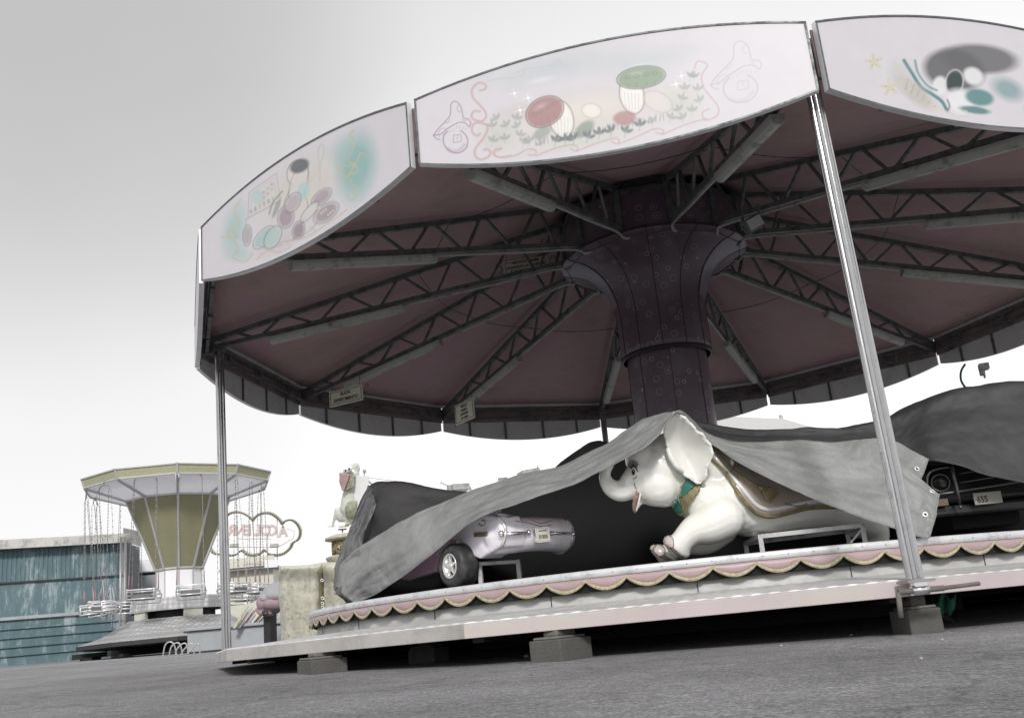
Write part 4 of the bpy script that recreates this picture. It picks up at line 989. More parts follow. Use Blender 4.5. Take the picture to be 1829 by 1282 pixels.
# near ear: a cupped sheet with a wavy rim
ear_out = [(1206, 738), (1213, 740), (1221, 745), (1229, 751), (1238, 762), (1247, 771), (1256, 777), (1263, 788), (1270, 797), (1272, 808), (1270, 820), (1263, 832), (1262, 842), (1259, 853), (1250, 862), (1238, 858), (1227, 850), (1218, 844), (1208, 834), (1202, 824), (1197, 812), (1193, 798), (1190, 786), (1188, 776), (1187, 762), (1190, 750), (1198, 742)]
def ear_depth(x, y, t, i):
    # attached at the lower left edge, flared towards the viewer on the outer rim
    out = ((x-1190)*.75 + (790-y)*.45)/80.0
    return -.155 - .065*out*t - .02*math.sin(t*PI) + .003*math.sin(i*1.9)*t*t
cx, cy = 1216, 800; rings = 14; co = cr(ear_out, 4, True); m = MB(); G = []
for i, (x, y) in enumerate(co):
    row = []
    for j in range(rings+1):
        t = j/rings; xx = cx+(x-cx)*t; yy = cy+(y-cy)*t
        cup = .10*(1-t**2)
        row.append(E(xx, yy, ear_depth(xx, yy, t, i*.25)+cup))
    G.append(row)
Ga = np.array(G)
for _ in range(60):
    Ga[:, 0] = Ga[:, 1].mean(0); Ga[:, 1:-1] = .5*Ga[:, 1:-1] + .125*(Ga[:, :-2]+Ga[:, 2:]+np.roll(Ga, 1, 0)[:, 1:-1]+np.roll(Ga, -1, 0)[:, 1:-1])
G = [list(r) for r in Ga]
m.sheet(G, 0, True, closed_u=True)
o = m.build('ear', 'ear_in', ele, solid=.014); 
m = MB(); m.tube([G[i][-1] for i in range(len(G))], [.0085+.004*math.sin(i*.9)+.002*math.sin(i*2.3) for i in range(len(G))], 8, closed=True); m.build('rim', 'ele', o)
m = MB(); m.tube([E(1192, 800, -.155), E(1197, 815, -.165), E(1206, 830, -.17), E(1220, 843, -.17)], [.014, .018, .018, .012], 10)
m.build('fold', 'ele', o)
# far ear, a glimpse behind the head
m = MB(); G = []
for a in np.linspace(0, 2*PI, 24, endpoint=False):
    G.append([E(1196+34*t*math.cos(a), 790+40*t*math.sin(a), .30+.05*t*t) for t in (0, .3, .6, .85, 1)])
m.sheet(G, 0, True, closed_u=True); m.build('ear', 'ele', ele, solid=.012)

# eye
def on(px, py, off=.004): return hit(body_bvh, px, py, off, fallback=E(px, py, -.17))
m = MB(); patch_on(body_bvh, [(1128, 838), (1131, 834), (1135, 836), (1138.5, 842), (1137, 849), (1133, 853), (1129.5, 849)], m, 0, .003, grid=10); eye = m.build('eye', 'eye_white', ele)
m = MB(); patch_on(body_bvh, [(1129, 840), (1131.5, 837.5), (1134, 839.5), (1134.5, 844), (1133, 849), (1130.5, 848), (1129, 844)], m, 0, .006, grid=10); m.ball(on(1131.8, 841, .008), .0035, 8, mi=1); m.build('pupil', ['eye_black', 'eye_white'], eye)
m = MB()
line_on(body_bvh, [(1127, 838), (1131, 833.5), (1136, 836), (1139, 842)], .0035, m); line_on(body_bvh, [(1138, 850), (1134, 854), (1131, 855)], .002, m)
for i, (x0, y0, x1, y1) in enumerate([(1127.5, 837, 1120, 832), (1128, 835.5, 1120.5, 828), (1129, 834.5, 1122, 825), (1130.5, 833.5, 1125, 822.5), (1131.5, 833, 1128.5, 821), (1132.5, 833, 1132, 821), (1134, 833.5, 1135.5, 822.5), (1135, 834.5, 1138.5, 824.5), (1136.5, 835.5, 1140, 827.5)]):
    line_on(body_bvh, [(x0, y0), ((x0+x1)/2+.6, (y0+y1)/2-.6), (x1, y1)], .0022, m, 0, .002)
m.build('eyelashes', 'eye_black', ele)
m = MB(); line_on(body_bvh, [(1119, 818), (1124, 813), (1131, 811.5)], .003, m); m.build('eyebrow', 'toe', ele)
# mouth
m = MB(); m.tube(cr([E(1138, 879, -.165), E(1136, 889, -.16), E(1133.5, 901, -.15), E(1134.5, 913, -.13)], 5), [.013]*4+[.022]*4+[.02]*4+[.019]*3+[.012], 12, flat=.6)
tongue = m.build('mouth', 'mouth', ele)
m = MB(); m.tube(cr([E(1144, 881, -.18), E(1142, 891, -.178), E(1140, 900, -.17), E(1136.5, 912, -.15)], 5), .0065, 8); m.build('lip', 'ele', tongue)
m = MB(); line_on(body_bvh, [(1136, 876), (1141, 881), (1147, 888), (1155, 892)], .004, m); line_on(body_bvh, [(1133, 862), (1134, 868), (1137, 873)], .003, m); m.build('mouth_line', 'toe', ele)
m = MB()
for x, y in ((1105, 862), (1110, 860), (1115, 859)): line_on(body_bvh, [(x-1, y), (x+1, y+5), (x+1, y+9)], .0022, m, 0, .0)
m.build('trunk_crease', 'ear_in', ele)
# toes
for j, pts in enumerate([[(1175, 967), (1181, 953), (1190, 957), (1188, 968)], [(1185, 968), (1192, 957), (1202, 962), (1203, 976), (1196, 976)], [(1158, 979), (1163, 969), (1169, 973), (1167, 982)], [(1168, 983), (1174, 973), (1186, 978), (1186, 990), (1178, 992)]]):
    m = MB(); patch_on(body_bvh, pts, m, 0, .006, grid=8)
    if m.f: line_on(body_bvh, pts[0:1]+pts[1:], .0032, m, 1, .006)
    if m.v: m.build('toenail', ['toenail', 'toe'], ele)
m = MB()
patch_on(body_bvh, [(1176, 970), (1190, 973), (1203, 985), (1216, 998), (1226, 1000), (1222, 993), (1206, 980), (1192, 968)], m, 0, .005, grid=18)
patch_on(body_bvh, [(1155, 984), (1166, 986), (1178, 994), (1194, 1003), (1206, 1003), (1190, 992), (1172, 981), (1158, 977)], m, 0, .005, grid=18)
if m.v: m.build('foot_sole', 'toe', ele)
# collar
m = MB(); patch_on(body_bvh, [(1224, 852), (1246, 864), (1232, 876), (1216, 888), (1210, 887), (1216, 866)], m, 0, .018, grid=18); m.build('collar', 'teal', ele, solid=.014)
m = MB(); patch_on(body_bvh, [(1211, 886), (1218, 896), (1222, 910), (1214, 914), (1204, 904), (1199, 894)], m, 0, .022, grid=14); m.build('collar', 'teal', ele, solid=.014)
m = MB(); patch_on(body_bvh, [(1216, 888), (1232, 876), (1247, 864), (1255, 862), (1249, 876), (1236, 894), (1230, 906), (1229, 915), (1216, 914), (1222, 908), (1219, 897)], m, 0, .026, grid=20); m.build('ruffle', 'gold_dark', ele, solid=.02)
m = MB()
line_on(body_bvh, [(1224, 853), (1216, 868), (1212, 884), (1219, 897), (1223, 912)], .005, m, 0, .03); m.build('ruffle_edge', 'gold', ele)
# saddle blanket: follows the back, rope edge, white lip, tassel
sad = [(1262, 800), (1272, 818), (1290, 838), (1306, 860), (1320, 884), (1337, 905), (1356, 917), (1378, 920), (1410, 914), (1450, 906), (1500, 905), (1525, 902), (1500, 892), (1450, 878), (1400, 862), (1350, 842), (1310, 818), (1286, 804)]
m = MB(); patch_on(body_bvh, sad, m, 0, .016, grid=60); sd = m.build('saddle', 'saddle', ele, solid=.014)
m = MB(); line_on(body_bvh, [(1270, 806), (1283, 826), (1298, 844), (1315, 862), (1333, 884), (1349, 902), (1368, 909), (1392, 907), (1430, 899), (1470, 895), (1520, 897)], .017, m, 0, .018, 10); m.build('white_lip', 'saddle_lip', sd)
m = MB(); line_on(body_bvh, sad[:12], .014, m, 0, .02, 10); line_on(body_bvh, [(1276, 806), (1292, 828), (1308, 844), (1324, 856), (1345, 868), (1353, 873)], .009, m, 0, .03, 8); m.build('gold_rope', 'gold_dark', sd)
m = MB(); q0 = on(1352, 875, .05); m.ball(q0, .020, 12)
for i in range(6):
    q1 = on(1386-i*3, 884+i*2.5, .045); q1 = q1 if np.linalg.norm(q1-q0) < .4 else E(1380, 888, -.15)
    mid = (q0+q1)/2+np.array((0, 0, .012-.006*i)); m.tube(cr([q0, mid, q1], 4), [.004, .006, .008, .010, .011, .010, .008, .006, .003], 6)
m.build('tassel', 'gold_dark', sd)
m = MB(); q = [on(x, y, .03) for x, y in ((1398, 900), (1415, 903), (1432, 902), (1437, 899))]; m.tube(cr(q, 3), .006, 6); m.build('scroll_ornament', 'gold_dark', sd)

# stand under the elephant (white square tube)
def frame_stand(name, lab, F, bars, w=.028, mtl='white_frame'):
    c = F(*bars[0][0]); c = c.copy(); c[2] = ZP
    m = MB()
    for a, b in bars:
        A_, B_ = F(*a), F(*b)
        m.bar(A_, B_, w, w)
    return whole(m, name, mtl, lab, 'stand', tuple(c), bevel=.003)
def foot(px, py, D):      # the point of the deck below a pixel at depth D
    p = W(px, py, D); return np.array((p[0], p[1], ZP))
m = MB(); pts = {'a': W(1358, 958, 6.80), 'b': W(1540, 938, 6.70), 'c': W(1332, 970, 7.2), 'd': W(1513, 948, 7.15)}
for q in 'abcd':
    p = pts[q]; m.bar((p[0], p[1], ZP), p, .032, .032)
m.bar(pts['a'], pts['b'], .03, .03); m.bar(pts['c'], pts['d'], .03, .03); m.bar(pts['a'], pts['c'], .03, .03); m.bar(pts['b'], pts['d'], .03, .03)
p = pts['b']; q = pts['a']; m.bar((p*.86+q*.14)*[1, 1, 0]+np.array((0, 0, ZP+.02)), p-np.array((0, 0, .02)), .014, .014)
whole(m, 'ride_stand', 'white_frame', 'white square tube frame carrying the elephant body', 'stand', tuple(foot(1440, 960, 7.0)), bevel=.003)

# ------------------------------------------------------------------ pink and lilac car
c0 = W(895, 955, 7.0)                    # near rear corner
lat = nrm(W(1020, 953, 7.38)-c0); lat[2] = 0; lat = nrm(lat); fw = np.cross((0, 0, 1), lat); fw = nrm(fw)
if fw @ CR > 0: fw = -fw                 # forward of the car points to the left and away
UPV = np.array((0, 0, 1.0))
car = thing('toy_car', 'lilac and pink round-tailed ride car with chrome rear bumper and number plate, half under tarp', 'ride car', (c0[0], c0[1], ZP))
def Cw(l, f, z): return np.array((c0[0], c0[1], 0)) + lat*l + fw*f + UPV*z
zc = c0[2]
LW = .60
cp_ = [
 ('t', [Cw(.05, .07, zc-.002), Cw(LW*.5, .03, zc+.004), Cw(LW-.02, .07, zc-.004)], [.128, .124, .128]),
 ('b', Cw(.03, .10, zc-.005), (.060, .12, .125), (lat, fw, UPV)),
 ('b', Cw(.055, .20, zc+.030), (.080, .17, .115), (lat, fw, UPV)),
 ('b', Cw(LW, .10, zc-.005), (.075, .13, .140), (lat, fw, UPV)),
 ('t', [Cw(.14, .25, zc+.06), Cw(.16, .55, zc+.08), Cw(.16, 1.0, zc+.05)], [.10, .10, .09]),
 ('t', [Cw(LW-.12, .25, zc+.06), Cw(LW-.12, .55, zc+.08), Cw(LW-.12, 1.0, zc+.05)], [.10, .10, .09]),
 ('t', [Cw(.3, .12, zc+.03), Cw(.3, .5, zc+.06), Cw(.3, 1.1, zc+.03)], [.10, .14, .12]),
]
def on_side(px, py, l=-.055):
    o_ = Cw(l, 0, 0); v = CD + CR*(px-PW/2)/FPX - CU*(py-PH/2)/FPX; return CAMP+v*(((o_-CAMP)@lat)/(v@lat))
side_out = [(800, 961), (830, 934), (862, 917), (888, 921), (898, 955), (893, 976), (856, 998), (846, 994), (836, 981), (820, 966)]
cp_.append(('p', [on_side(x, y) for x, y in side_out], lat*.20))
cb = blobs(cp_, .010, 9); cbv = bvh_of(cb); cb.build('body', 'car', car)
# side sill panel in darker mauve
sl_ = [on_side(x, y, -.01) for x, y in ((700, 1034), (728, 1037), (778, 1021), (781, 992), (803, 962), (770, 980), (735, 1000), (705, 1018))]
m = MB(); m.prism(sl_, lat*.10); m.build('side_sill', 'car_dark', car, bevel=.02)
# rear wheel with star rim
wc = W(804.5, 1010.5, 7.18); tilt = nrm(-lat*1.0)
ww, wr = .15, .158
X1 = nrm(np.cross(UPV, tilt)); Y1 = np.cross(tilt, X1)
ax = (X1, Y1, tilt)
def wheel(c, lab=None):
    m = MB(); m.lathe([(.085, 0), (.10, .012), (.125, .014), (.145, .006), (wr, -.018), (wr+.003, -.05), (wr+.003, -.11), (wr, -.14), (.12, -.16), (.05, -.15)], 48, c=c, ax=ax)
    for z_ in (-.04, -.08, -.12): m.lathe([(wr+.0035, z_-.003), (wr+.0045, z_), (wr+.0035, z_+.003)], 48, c=c, ax=ax)
    o = m.build('wheel', 'rubber', car)
    r = MB(); r.lathe([(.088, -.005), (.090, .010), (.083, .014), (.078, -.012), (.060, -.03), (0, -.03)], 40, c=c, ax=ax)
    r.lathe([(.024, -.03), (.022, .004), (.012, .008), (0, .008)], 20, c=c, ax=ax)
    for k in range(5):
        a = 2*PI*k/5+.3; e1 = X1*math.cos(a)+Y1*math.sin(a); s1 = -X1*math.sin(a)+Y1*math.cos(a); Zt = tilt
        pts = [c+e1*.015-s1*.017, c+e1*.080-s1*.004, c+e1*.080+s1*.004, c+e1*.015+s1*.017]; r.prism([p-Zt*.012 for p in pts], Zt*.014)
    r.build('rim', 'silver', o)
    b = MB(); b.lathe([(.074, -.026), (0, -.026)], 30, c=c, ax=ax); b.build('rim_recess', 'black', o)
wheel(wc)
# bumper, knobs, plate, reflector
def on_car(px, py, off): return hit(cbv, px, py, off, fallback=W(px, py, 7.0))
m = MB(); m.tube([on_car(902, 953.5, .018), on_car(920, 952.6, .02), on_car(940, 951.8, .018)], .012, 10); m.build('bumper_bar', 'chrome', car)
m = MB(); m.tube([on_car(985, 952, .006), on_car(1000, 952, .006), on_car(1018, 952, .006)], .010, 10); m.build('bumper_bar', 'chrome', car)
for x, y, r in ((897, 953, .022), (942, 951, .019), (983, 952.5, .015), (1021, 953.5, .018)):
    m = MB(); m.ball(on_car(x, y, .014), r, 14); m.build('bumper_knob', 'chrome', car)
for px_ in ((888, 922, 900, 938, 902, 953, 896, 974), (1013, 930, 1021, 942, 1022, 955, 1020, 972)):
    pts = [(px_[i], px_[i+1]) for i in range(0, 8, 2)]; m = MB(); line_on(cbv, pts, .012, m, 0, .004, 8); 
    if m.v: m.build('corner_strip', 'silver', car)
pc = on_car(962, 954, .045); PX = nrm(on_car(975, 953, .045)-on_car(949, 955, .045)); PZ = nrm(np.cross(PX, nrm(np.cross(UPV, PX)))); PYv = nrm(UPV*1.0 - PX*(PX@UPV)); PN = np.cross(PX, PYv)
if PN @ (CAMP-pc) < 0: PN = -PN
m = MB(); hw, hh = .056, .050
for s_ in (-1, 1): m.bar(pc+PX*s_*hw-PYv*hh, pc+PX*s_*hw+PYv*hh, .010, .016, PN); m.bar(pc-PX*hw+PYv*s_*hh, pc+PX*hw+PYv*s_*hh, .010, .016, PN)
m.box(pc-PN*.012, (hw*2, hh*2, .03), (PX, PYv, PN)); pf = m.build('plate_frame', 'chrome', car, bevel=.002)
m = MB(); m.box(pc+PN*.005, (hw*1.8, hh*1.8, .006), (PX, PYv, PN)); m.text('SIV BISNE', .037, pc+PN*.0085-PYv*.016, PX, PYv, .001, 1, .50, .001); m.text('- ITALIA -', .016, pc+PN*.0085+PYv*.028, PX, PYv, .001, 1, .9) if False else None
m.box(pc+PN*.0085+PYv*.027, (.07, .006, .001), (PX, PYv, PN), 1); m.build('number_plate', ['plate', 'ink'], pf)
a, b = on_car(848, 955, .006), on_car(871, 953, .006); u_ = nrm(b-a); n_ = nrm(CAMP-a); n_ = nrm(n_-u_*(n_@u_)); v_ = np.cross(n_, u_)
m = MB(); m.box((a+b)/2, (np.linalg.norm(b-a), .030, .010), (u_, v_, n_)); m.build('side_reflector', 'brown', car, bevel=.003)
m = MB(); la, lb = on_car(818, 940, .006), on_car(855, 926, .006)
m.text('elle', .062, (la*.42+lb*.58), nrm(lb-la), nrm(np.cross(n_, nrm(lb-la))), .003, 0, 1.0, .0005); m.tube([on_car(862-6*math.cos(t), 934+5*math.sin(t), .004) for t in np.linspace(0, 5, 14)], .003, 5)
m.build('gold_lettering', 'gold', car)
m = MB()
for pts in ([(905, 924), (925, 921), (945, 926), (965, 934), (985, 930)], [(920, 930), (945, 934), (970, 940), (985, 937)], [(938, 922), (958, 926), (975, 924)]): line_on(cbv, pts, .006, m, 0, -.004)
if m.v: m.build('painted_swirl', 'red_art', car)
# stand below the car
m = MB(); legs = []
for x, D in ((856, 7.22), (925, 7.35)):
    p = W(x, 1000, D); legs.append(p); m.bar((p[0], p[1], ZP), (p[0], p[1], ZP+.165), .03, .03)
m.bar((legs[0][0], legs[0][1], ZP+.15), (legs[1][0], legs[1][1], ZP+.15), .026, .026)
p2 = legs[1]+FWH*.4; m.bar((legs[1][0], legs[1][1], ZP+.15), (p2[0], p2[1], ZP+.15), .026, .026); m.bar((p2[0], p2[1], ZP), (p2[0], p2[1], ZP+.16), .03, .03)
whole(m, 'ride_stand', 'white_frame', 'grey tube frame under the tail of the lilac car', 'stand', tuple(foot(890, 1020, 7.4)), bevel=.003)

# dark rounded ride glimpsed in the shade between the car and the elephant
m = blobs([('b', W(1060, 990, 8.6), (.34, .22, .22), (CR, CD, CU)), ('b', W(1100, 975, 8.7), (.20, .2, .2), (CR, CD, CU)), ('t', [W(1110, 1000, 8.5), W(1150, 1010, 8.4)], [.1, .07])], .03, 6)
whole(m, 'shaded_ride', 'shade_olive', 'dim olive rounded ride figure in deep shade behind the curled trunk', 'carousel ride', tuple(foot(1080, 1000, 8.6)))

# ------------------------------------------------------------------ tarps
def cloth(cols, nu, nv, amp=.010, freq=5, seed=0, closed=False, folds=()):
    """cols: list of columns, each a list of world points; returns a grid of points"""
    C_ = [cr(c, 10) for c in cols]; nvr = len(C_[0])
    rows = [cr([c[j] for c in C_], 1+nu//len(cols)) for j in range(nvr)]
    G = np.array(rows).transpose(1, 0, 2)
    # finer wrinkles along the local normal
    dU = np.gradient(G, axis=0); dV = np.gradient(G, axis=1); Nn = np.cross(dU, dV); Nn /= (np.linalg.norm(Nn, axis=2, keepdims=True)+1e-9)
    for i in range(G.shape[0]):
        for j in range(G.shape[1]):
            p = Vector(G[i, j])*freq+Vector((seed, seed*.7, 0))
            a = abs(noise.noise(p))*1.6 + .6*abs(noise.noise(p*2.3)) + .3*noise.noise(p*5)
            q = Vector((i*.05*freq/4, j*.16*freq/4, seed)); a2 = noise.noise(q)*1.6 + abs(noise.noise(q*2.1))*.9
            G[i, j] += Nn[i, j]*amp*(.25*(a-.7)+.75*a2)
    return G
def resample(c, n=None): return c
def tarp(name, lab, mtl, cols, nu=160, amp=.010, freq=5, seed=0, base=None, eyelets=(), uv=None):
    G = cloth(cols, nu, 0, amp, freq, seed)
    b = base if base is not None else tuple(np.array(G.reshape(-1, 3).mean(0))*[1, 1, 0]+[0, 0, ZP])
    m = MB(); m.sheet([list(r) for r in G], 0, True)
    if not eyelets: return whole(m, name, mtl, lab, 'tarp', b, solid=.004)
    t = thing(name, lab, 'tarp', b); o = m.build('sheet', mtl, t, solid=.004)
    h = MB(); h.tube([G[i][-1] for i in range(0, len(G), 2)], .0045, 6); h.tube([G[-1][j] for j in range(0, len(G[-1]))], .0045, 6); h.build('hem', mtl, t)
    bv = bvh_of(m)
    for (x, y) in eyelets:
        p = hit(bv, x, y, .005)
        if p is None: continue
        loc = [q for q in ((x+2, y), (x, y+2))]; a = hit(bv, *loc[0], .005, fallback=p+CR*.01)-p; b_ = hit(bv, *loc[1], .005, fallback=p-CU*.01)-p
        n = nrm(np.cross(a, b_)); n = n if n@(CAMP-p) > 0 else -n; u_ = nrm(a); v_ = np.cross(n, u_)
        e = MB(); e.lathe([(.008, .002), (.010, .005), (.018, .005), (.020, 0)], 20, c=p, ax=(u_, v_, n)); e.lathe([(.0085, .003), (0, .003)], 16, c=p, ax=(u_, v_, n), mi=1)
        e.build('eyelet', ['eyelet', 'black'], t)
    return t
FWH = nrm(np.array((CD[0], CD[1], 0)))
def drop(p, back, z=ZP+.02):
    q = np.array(p)+FWH*back; q[2] = z; return q
# main sheet: column = [deck far behind, upper edge, middle, hem]
M_ = [  # upper (px,py,D), mid (px,py,D), hem (px,py,D)
 ((598, 1046, 8.35), (612, 1062, 8.2), (632, 1077, 8.10)),
 ((606, 1012, 8.35), (628, 1040, 8.1), (650, 1070, 8.02)),
 ((622, 995, 8.25), (648, 1020, 7.95), (672, 1060, 7.85)),
 ((640, 979, 8.10), (672, 1003, 7.80), (702, 1040, 7.62)),
 ((677, 955, 7.90), (705, 982, 7.60), (735, 1017, 7.44)),
 ((710, 935, 7.75), (740, 958, 7.48), (768, 990, 7.28)),
 ((746, 917, 7.62), (772, 938, 7.38), (800, 963.5, 7.14)),
 ((795, 896, 7.5), (815, 915, 7.25), (840, 933, 6.95)),
 ((839, 878, 7.42), (858, 895, 7.15), (880, 914.5, 6.85)),
 ((885, 861, 7.34), (900, 878, 7.05), (925, 898, 6.82)),
 ((935, 846, 7.26), (950, 862, 7.0), (967, 882, 6.80)),
 ((1000, 833.5, 7.20), (1005, 850, 6.95), (1020, 864, 6.74)),
 ((1052, 807, 7.14), (1056, 825, 6.9), (1060, 844, 6.70)),
 ((1090, 789, 7.10), (1092, 808, 6.86), (1093, 830, 6.66)),
 ((1120, 768, 7.06), (1122, 790, 6.82), (1122, 815.5, 6.62)),
 ((1150, 748, 7.02), (1152, 770, 6.80), (1148, 800, 6.60)),
 ((1180, 739, 6.98), (1178, 752, 6.80), (1175, 777, 6.62)),
 ((1204, 735, 6.95), (1201, 738, 6.80), (1197, 748, 6.66)),
 ((1222, 738, 6.95), (1215, 737, 6.85), (1207, 737, 6.70)),
 ((1238, 752, 7.02), (1230, 746, 6.95), (1221, 742, 6.84)),
 ((1255, 768, 7.08), (1246, 764, 7.02), (1240, 762, 6.94)),
 ((1275, 780, 7.10), (1266, 783, 7.02), (1256, 780, 6.96)),
 ((1300, 788, 7.08), (1290, 796, 6.95), (1272, 794, 6.88)),
 ((1345, 789, 7.02), (1330, 808, 6.88), (1310, 818, 6.76)),
 ((1400, 788, 6.98), (1384, 824, 6.80), (1360, 847, 6.66)),
 ((1437, 789, 6.96), (1425, 835, 6.76), (1400, 866, 6.60)),
 ((1486, 792, 6.94), (1478, 848, 6.74), (1448, 887, 6.56)),
 ((1520, 788, 6.92), (1520, 858, 6.72), (1500, 907, 6.52)),
 ((1549, 785, 6.88), (1558, 868, 6.68), (1550, 925, 6.48)),
 ((1590, 788, 6.82), (1600, 875, 6.62), (1597, 942, 6.46)),
 ((1608, 822, 6.76), (1632, 888, 6.58), (1630, 954, 6.44)),
 ((1640, 851, 6.70), (1654, 898, 6.54), (1656, 960, 6.44)),
 ((1678, 883, 6.62), (1671, 920, 6.50), (1660, 959, 6.44)),
]
cols = []
for i, (a, b, c) in enumerate(M_):
    A_, B_, C__ = W(*a), W(*b), W(*c)
    cols.append([A_+FWH*.03+np.array((0, 0, -.03)), A_, (A_+B_)/2+np.array((0, 0, .006)), B_, (B_+C__)/2, C__])
tarp('tarpaulin', 'light grey tarp sweeping from the platform edge over car and elephant to the right pole', 'tarp', cols, 330, .013, 4.2, 3, eyelets=[(1664, 878), (1652, 919)])
# second, slightly darker corner flap behind the right pole
F_ = [((1570, 787, 7.0), (1566, 815, 6.95), (1560, 850, 6.9)), ((1600, 789, 6.98), (1600, 820, 6.92), (1600, 850, 6.88)), ((1630, 804, 6.96), (1628, 830, 6.92), (1628, 850, 6.86)), ((1658, 819, 6.94), (1651, 840, 6.90), (1644, 856, 6.84))]
tarp('tarpaulin', 'small mid grey tarp corner with one eyelet, just right of the big pole', 'tarp', [[W(*a) for a in f] for f in F_], 40, .008, 5, 9, eyelets=[(1637, 838)])
# dark sheet peaked over the ride at the left
D_ = [((597, 1038, 8.75), (602, 1058, 8.65), (618, 1078, 8.6)), ((607, 981, 8.8), (616, 1010, 8.6), (640, 1062, 8.5)), ((625, 945, 8.85), (636, 975, 8.62), (660, 1030, 8.4)), ((648, 893, 8.9), (655, 930, 8.66), (685, 995, 8.35)), ((662, 867, 8.9), (668, 905, 8.55), (700, 975, 8.25)), ((676, 859, 8.8), (686, 895, 8.45), (715, 955, 8.15)), ((690, 860, 8.7), (708, 895, 8.38), (740, 950, 8.1)), ((725, 864, 8.6), (745, 893, 8.32), (775, 935, 8.05)), ((780, 872, 8.5), (798, 890, 8.28), (815, 920, 8.0)), ((839, 878, 8.45), (850, 888, 8.3), (860, 905, 8.0)), ((880, 868, 8.45), (885, 880, 8.3), (895, 895, 8.1))]
cols = []
for a, b, c in D_:
    A_, B_, C__ = W(*a), W(*b), W(*c); cols.append([drop(A_, 1.0), A_+FWH*.55-np.array((0, 0, .06)), A_, B_, C__, drop(C__, -.05, C__[2]-.1)])
tarp('tarpaulin', 'dark tarp peaked over a hidden ride on the left, folds at its corner', 'tarp_dark', cols, 110, .018, 3.6, 5)
F_ = [((596, 1044, 8.35), (600, 1058, 8.3), (622, 1074, 8.2)), ((602, 1008, 8.42), (612, 1030, 8.3), (634, 1066, 8.15)), ((609, 980, 8.45), (622, 1000, 8.32), (640, 1030, 8.2)), ((622, 952, 8.5), (632, 968, 8.40), (648, 985, 8.25)), ((636, 920, 8.55), (644, 935, 8.48), (652, 952, 8.4)), ((650, 889, 8.6), (656, 905, 8.52), (662, 925, 8.45)), ((662, 867, 8.62), (666, 880, 8.55), (671, 900, 8.5))]
tarp('tarpaulin', 'mid grey tarp edge hanging in folds down the far left corner of the covered rides', 'tarp_side', [[W(*a), (W(*a)+W(*b))/2, W(*b), W(*c)] for a, b, c in F_], 60, .05, 5, 21)
D_ = [((990, 840, 9.0), (1000, 860, 8.8)), ((1005, 829, 9.0), (1015, 860, 8.7)), ((1035, 808, 9.0), (1040, 850, 8.7)), ((1058, 793, 9.0), (1065, 850, 8.6)), ((1072, 791, 9.0), (1085, 850, 8.6)), ((1088, 794, 9.0), (1110, 840, 8.6)), ((1130, 798, 9.0), (1150, 840, 8.6)), ((1200, 800, 9.0), (1210, 840, 8.7))]
cols = []
for a, c in D_:
    A_, C__ = W(*a), W(*c); cols.append([drop(A_, .9), A_+FWH*.4-np.array((0, 0, .05)), A_, (A_+C__)/2, C__, drop(C__, 0, ZP+.01)])
tarp('tarpaulin', 'dark pointed tarp rising behind the grey sheet at the rear pole', 'tarp_dark', cols, 70, .02, 3.2, 8)
# dark sheet on the right, over the black ride
D_ = [((1230, 752, 8.0), (1236, 766, 7.9), (1250, 790, 7.8), None), ((1262, 757, 8.0), (1270, 775, 7.8), (1290, 800, 7.7), None), ((1300, 765, 7.95), (1305, 782, 7.75), (1330, 820, 7.6), None), ((1344, 770, 7.9), (1350, 788, 7.7), (1370, 830, 7.55), None),
      ((1395, 766, 7.85), (1400, 790, 7.65), (1410, 840, 7.5), None), ((1437, 763, 7.8), (1440, 790, 7.6), (1450, 840, 7.45), None), ((1491, 763, 7.75), (1495, 790, 7.55), (1500, 840, 7.4), None), ((1530, 759, 7.7), (1535, 790, 7.5), (1545, 840, 7.35), None),
      ((1560, 754, 7.68), (1568, 790, 7.45), (1580, 850, 7.3), None), ((1585, 747, 7.65), (1600, 790, 7.4), (1620, 835, 7.2), None), ((1605, 741, 7.62), (1628, 785, 7.35), (1650, 825, 7.12), None), ((1638, 723, 7.6), (1655, 775, 7.3), (1672, 822, 7.05), None),
      ((1667, 709, 7.58), (1685, 770, 7.28), (1705, 831, 7.0), None), ((1700, 698, 7.56), (1715, 765, 7.26), (1735, 840, 6.98), None), ((1730, 692, 7.55), (1745, 765, 7.24), (1760, 848, 6.96), None), ((1758, 688, 7.55), (1775, 765, 7.24), (1795, 856, 6.95), None), ((1800, 683, 7.55), (1820, 765, 7.24), (1840, 864, 6.95), None), ((1900, 680, 7.6), (1910, 765, 7.3), (1920, 870, 7.0), None)]
cols = []
for a, b, c, _ in D_:
    A_, B_, C__ = W(*a), W(*b), W(*c); cols.append([drop(A_, 1.2), A_+FWH*.6-np.array((0, 0, .06)), A_, (A_+B_)/2, B_, (B_+C__)/2, C__])
tarp('tarpaulin', 'wide dark tarp behind the elephant, rising over the black ride at right', 'tarp_mid', cols, 200, .016, 3.0, 12)
# added black sheet standing in for the deep shade under the tarps
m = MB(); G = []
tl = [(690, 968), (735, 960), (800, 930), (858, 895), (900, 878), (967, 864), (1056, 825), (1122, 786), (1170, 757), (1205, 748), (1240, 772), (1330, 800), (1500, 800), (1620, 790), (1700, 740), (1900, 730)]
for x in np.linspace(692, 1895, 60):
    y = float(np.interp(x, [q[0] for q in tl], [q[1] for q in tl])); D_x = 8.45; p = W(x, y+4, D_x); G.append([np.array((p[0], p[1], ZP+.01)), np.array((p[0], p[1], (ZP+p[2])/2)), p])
m.sheet(G, 0, True); whole(m, 'shade_sheet', 'black', 'black sheet added as shade behind the covered rides', 'cloth', tuple(np.array(G[20][0])), solid=.004)

